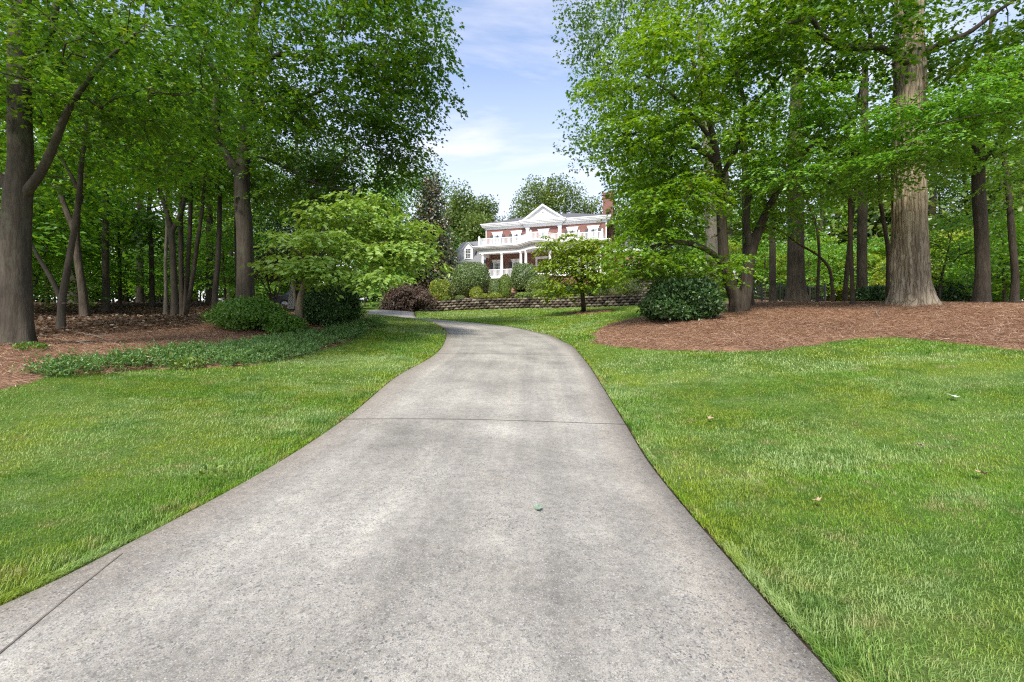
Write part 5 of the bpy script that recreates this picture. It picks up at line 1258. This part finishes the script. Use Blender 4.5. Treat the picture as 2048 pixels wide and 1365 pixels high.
UR=[(1540,38,4),(1580,37,3),(1640,38,4),(1720,37,3),(1760,38,4),(1810,37,3),(1900,38,3),(1930,37,4),(2010,38,3),(1680,37,3),(1530,27,3),(1570,31,4),(1620,24,3),(1660,30,3),(1700,27,4),(1740,30,3),(1790,34,3),(1860,28,4),(1880,20,4),(1920,30,3),(1980,28,3),(2010,21,4),(2060,25,3),(2110,20,4),(1470,29,4),(1430,36,3),(1500,38,3),(1600,37,4),(1690,40,3),(1850,38,3),(1960,38,4),(2060,36,3),(1390,44,4),(1340,42,3)]
for px,d,k in UN:
    d=d if d<24 else 34+(d-24)*.5
    put(k,(px-1024)/F*d,d,g.uniform(.8,1.25),False)
for px,d,k in UR:
    d=d if d<24 else 36+(d-24)*.45
    put(k,(px-1024)/F*d,d,g.uniform(.8,1.25),True)
for px,d,s in [(1470,40,1.),(1560,39,.9),(1610,42,1.1),(1665,39,1.),(1710,38,.8),(1770,39,1.),(1850,37,1.),(1890,36,1.1),(1945,37,1.),(1990,39,1.1),(2050,36,.9),(2110,38,1.)]: put(5,(px-1024)/F*d,d,s,True)
# the wood beyond: one leafy mass on the hill
def wood():
    g=np.random.default_rng(530); C=[]; 
    for (a0,a1,d0,d1,h,n) in [(-66,-33,54,74,14,900),(-33,-11.5,62,86,15,850),(12,34,60,86,15,900),(34,66,52,72,14,950),(-12,14,100,118,12,500)]:
        a=np.radians(g.uniform(a0,a1,n)); d=g.uniform(d0,d1,n); x=np.sin(a)*d; y=np.cos(a)*d
        z=H(x,y)+.2+h*g.uniform(0,1,n)**.95*(.75+.25*np.sin(a*31))
        C.append(np.stack([x,y,z],1))
    C=np.concatenate(C); n=len(C)
    return leaves(C,g.uniform(1.2,2.4,n),g.uniform(.7,1.4,n),np.full(n,30),.62,g,None,False,.3,'quad',.6)
v,f=wood(); tag(raw('distant_wood',v,f,M['far']),'far-off green wood closing the view behind the trunks','wood',kind='stuff')
# ---------------------------------------------------------------- fence, post, car, lamp
fb=[GD(1484,32.5),GD(1560,33),GD(1650,33.5)]
fr=empty('metal_fence',fb[0]); tag(fr,'black iron picket fence far behind the dark trunks of the right wood','fence')
def loc(p): return np.asarray(p)-fb[0]
pk=MB()
for a,b in ((fb[0],fb[1]),(fb[1],fb[2])):
    a=loc(a);b=loc(b); L=np.linalg.norm(b-a); n=int(L/.12)
    for z in (.18,1.12): pk.beam(a+[0,0,z],b+[0,0,z],.04,.04)
    for k in range(n):
        p=a+(b-a)*(k+.5)/n; pk.box(p[0]-.012,p[1]-.012,p[2]+.05,p[0]+.012,p[1]+.012,p[2]+1.28)
pk.build('picket_panel',M['black'],fr)
for p in (fb[0],GD(1523,32.7),fb[1],fb[2]):
    p=loc(p); MB().box(p[0]-.05,p[1]-.05,p[2]-.1,p[0]+.05,p[1]+.05,p[2]+1.36).lathe((p[0],p[1],p[2]+1.36),[(.05,0),(.06,.04),(.01,.1)],8).build('post',M['black'],fr)
pb=GD(590,25)
po=MB(); po.beam((-.28,0,-.1),(.02,0,2.05),.26,.26); po.box(-.55,-.2,0,-.1,.2,.10)
o=po.build('leaning_post',M['postwood']); o.location=[float(c) for c in pb]; tag(o,'pale weathered post leaning among the shrubs behind the dogwood','post')
cb=GD(618,33)
car=empty('parked_car',cb,R(12)); tag(car,'dark parked car half hidden behind the dark rounded shrub','car')
side=[(-2.25,.35),(-2.28,.75),(-2.1,.92),(-1.55,.98),(-1.0,1.42),(.55,1.45),(1.25,.98),(2.05,.86),(2.25,.62),(2.22,.35)]
cbd=MB(); cbd.xprism([(x,z) for x,z in side][::-1],-.86,.86); bo=cbd.build('body',M['carpaint'],car)
bv_=bo.modifiers.new('soft','BEVEL'); bv_.width=.07; bv_.segments=3
gl_=MB()
for s in (-1,1):
    y=s*.866; gl_.add([(-1.38,y,1.0),(.95,y,1.0),(.48,y,1.37),(-.95,y,1.37)],[(0,1,2,3)])
gl_.build('side_window',M['glass'],car)
MB().add([(1.24,-.72,1.005),(1.24,.72,1.005),(.60,.68,1.43),(.60,-.68,1.43)],[(0,1,2,3)]).build('windscreen',M['glass'],car)
for x in (-1.4,1.4):
    for y in (-.80,.80):
        w=MB(); n=20; w.add([(x+.33*math.cos(2*math.pi*k/n),y+q,.33+.33*math.sin(2*math.pi*k/n)) for q in (-.1,.1) for k in range(n)],[tuple(range(n)),tuple(range(2*n-1,n-1,-1))]+[(k,n+k,n+(k+1)%n,(k+1)%n) for k in range(n)])
        wo=w.build('wheel',M['tyre'],car)
        r_=MB(); q=y+(.104 if y>0 else -.104); r_.add([(x+.2*math.cos(2*math.pi*k/n),q,.33+.2*math.sin(2*math.pi*k/n)) for k in range(n)],[tuple(range(n))]); r_.build('rim',M['rim'],wo)
for y in (-.6,.6):
    MB().box(2.16,y-.17,.64,2.262,y+.17,.76).build('headlight',M['lamp'],car); MB().box(-2.29,y-.17,.72,-2.2,y+.17,.84).build('tail_light',M['redlamp'],car)
lb=GD(1470,26); lp=empty('lamp_post',lb); tag(lp,'small white lantern on a post glimpsed in the crotch of the twin-stemmed maple','lamp post')
MB().lathe((0,0,-.1),[(.07,0),(.05,.2),(.045,1.55)],10).build('pole',M['white'],lp,True)
ln=MB().box(-.12,-.12,1.45,.12,.12,1.5)
for sx in (-1,1):
    for sy in (-1,1): ln.box(sx*.1-.012,sy*.1-.012,1.5,sx*.1+.012,sy*.1+.012,1.8)
ln.lathe((0,0,1.8),[(.19,0),(.12,.08),(.03,.17),(.01,.22)],4).build('lantern',M['white'],lp)
MB().lathe((0,0,1.5),[(.07,.01),(.075,.28)],10).build('glass',M['lamp'],lp)
# ---------------------------------------------------------------- leaves lying about
def fallen(label,p,size,mat,rot,curl):
    g=np.random.default_rng(int(rot*100)); n=14; rr=[1,.55,.95,.5,.85,.45,.6,.3,.6,.45,.85,.5,.95,.55]
    v=[(0,0,.02*curl)]; 
    for k in range(n):
        a=2*math.pi*k/n; r=rr[k]*size; x,y=math.cos(a)*r,math.sin(a)*r; v.append((x,y,curl*(abs(y)*.9+x*x/size*.5)+.004))
    f=[(0,1+k,1+(k+1)%n) for k in range(n)]
    f2=[(0,1+(k+1)%n,1+k) for k in range(n)]
    me=bpy.data.meshes.new('fallen_leaf'); me.from_pydata(v,[],f); o=link('fallen_leaf',me,mat)
    so=o.modifiers.new('thick','SOLIDIFY'); so.thickness=.002
    o.location=[float(c) for c in p]; o.rotation_euler=(R(12),R(-8),rot); tag(o,label,'leaf','fallen leaves')
dl=plain('fresh_fallen_leaf',(.20,.27,.19),.5,.3,.3,30); pl=plain('pale_leaf_underside',(.50,.56,.48),.6,.2,.2,30); bl_=plain('tan_dead_leaf',(.42,.30,.19),.8,.1,.3,30); pk_=plain('pinkish_dead_leaf',(.40,.27,.22),.8,.1,.3,30)
def dv(px,py):
    p=G(px,py); h=bv.ray_cast(Vector((p[0],p[1],20)),Vector((0,0,-1)))[0]; return (p[0],p[1],h.z+.012 if h else p[2]+.02)
def lv(px,py): p=G(px,py); return (p[0],p[1],p[2]+.055)
fallen('green maple leaf lying alone on the concrete drive',dv(1075,1034),.045,dl,.6,.5)
fallen('pale upturned leaf lying on the right lawn below the straw bed',lv(1906,803),.085,pl,1.4,.4)
fallen('pinkish dead leaf on the right lawn, nearer than the pale upturned one',lv(1841,906),.05,pk_,2.2,.7)
fallen('curled tan dead leaf near the right edge of the lawn',lv(1965,966),.055,bl_,2.9,.8)
fallen('thin tan dead leaf on the lawn right of the drive joint',lv(1420,848),.05,bl_,.3,.9)
fallen('tan dead leaf half sunk in the middle of the right lawn',lv(1634,1019),.04,bl_,5.,.8)
fallen('pale dead leaf on the right straw bed near its round end',np.array(gl(1332,658)),.07,pl,1.,.4)
fallen('small pale dead leaf toward the oak on the right straw bed',np.array(gl(1610,655)),.08,bl_,3.6,.6)
# ---------------------------------------------------------------- sky, sun, camera
EL,AZ=R(47),R(202)      # sun height, and its compass angle clockwise from +y
w=bpy.data.worlds.new('World'); scene.world=w; w.use_nodes=True; nt=w.node_tree; nt.nodes.clear()
N=nt.nodes.new; Lk=nt.links.new
out=N('ShaderNodeOutputWorld'); bg=N('ShaderNodeBackground'); bg.inputs[1].default_value=.15
sky=N('ShaderNodeTexSky'); sky.sky_type='NISHITA'; sky.sun_disc=False; sky.sun_elevation=EL; sky.sun_rotation=AZ; sky.air_density=1.0; sky.dust_density=.3; sky.ozone_density=3.0
tc=N('ShaderNodeTexCoord'); sep=N('ShaderNodeSeparateXYZ'); Lk(tc.outputs['Generated'],sep.inputs[0])
den=N('ShaderNodeMath'); den.operation='MAXIMUM'; Lk(sep.outputs[2],den.inputs[0]); den.inputs[1].default_value=.0
den2=N('ShaderNodeMath'); den2.operation='ADD'; Lk(den.outputs[0],den2.inputs[0]); den2.inputs[1].default_value=.22
dvn=N('ShaderNodeVectorMath'); dvn.operation='DIVIDE'; Lk(tc.outputs['Generated'],dvn.inputs[0]); Lk(den2.outputs[0],dvn.inputs[1])
mp=N('ShaderNodeMapping'); mp.inputs['Scale'].default_value=(1.1,2.6,1); mp.inputs['Location'].default_value=(.35,.2,0); Lk(dvn.outputs[0],mp.inputs[0])
nz=N('ShaderNodeTexNoise'); nz.inputs['Scale'].default_value=1.15; nz.inputs['Detail'].default_value=8; nz.inputs['Roughness'].default_value=.58; nz.inputs['Distortion'].default_value=.4; Lk(mp.outputs[0],nz.inputs['Vector'])
rp=N('ShaderNodeValToRGB'); rp.color_ramp.elements[0].position=.40; rp.color_ramp.elements[0].color=(0,0,0,1); rp.color_ramp.elements[1].position=.74; rp.color_ramp.elements[1].color=(.9,.9,.9,1); Lk(nz.outputs['Fac'],rp.inputs[0])
hz=N('ShaderNodeMapRange'); hz.inputs[1].default_value=.12; hz.inputs[2].default_value=.58; hz.inputs[3].default_value=.9; hz.inputs[4].default_value=.03; Lk(sep.outputs[2],hz.inputs[0])   # thin veil of cloud, denser low down
mxm=N('ShaderNodeMath'); mxm.operation='MAXIMUM'; Lk(rp.outputs[0],mxm.inputs[0]); Lk(hz.outputs[0],mxm.inputs[1])
mix=N('ShaderNodeMix'); mix.data_type='RGBA'; Lk(mxm.outputs[0],mix.inputs[0]); Lk(sky.outputs[0],mix.inputs[6]); mix.inputs[7].default_value=(4.3,4.15,4.45,1)
Lk(mix.outputs[2],bg.inputs[0]); Lk(bg.outputs[0],out.inputs[0])
sl=bpy.data.lights.new('sun','SUN'); sl.energy=3.0; sl.angle=R(10); sl.color=(1,.94,.84)
so=bpy.data.objects.new('sun',sl); col.objects.link(so)
sd_=Vector((math.sin(AZ)*math.cos(EL),math.cos(AZ)*math.cos(EL),math.sin(EL))); so.rotation_euler=sd_.to_track_quat('Z','Y').to_euler(); so.location=(0,-10,40)
cam=bpy.data.cameras.new('camera'); cam.lens=16.0; cam.sensor_width=36.0; cam.clip_start=.05; cam.clip_end=3000
co=bpy.data.objects.new('camera',cam); col.objects.link(co); co.location=(0,0,CZ); co.rotation_euler=(R(90),0,0); scene.camera=co
vs_=scene.view_settings; vs_.view_transform='Standard'; vs_.look='None'; vs_.exposure=1.0; vs_.gamma=1
cy=scene.cycles; cy.max_bounces=9; cy.diffuse_bounces=6; cy.glossy_bounces=2; cy.transmission_bounces=7; cy.transparent_max_bounces=4
cy.caustics_reflective=False; cy.caustics_refractive=False; cy.use_adaptive_sampling=True; cy.adaptive_threshold=.01; cy.pixel_filter_type='BLACKMAN_HARRIS'; cy.filter_width=1.2
cy.use_denoising=False
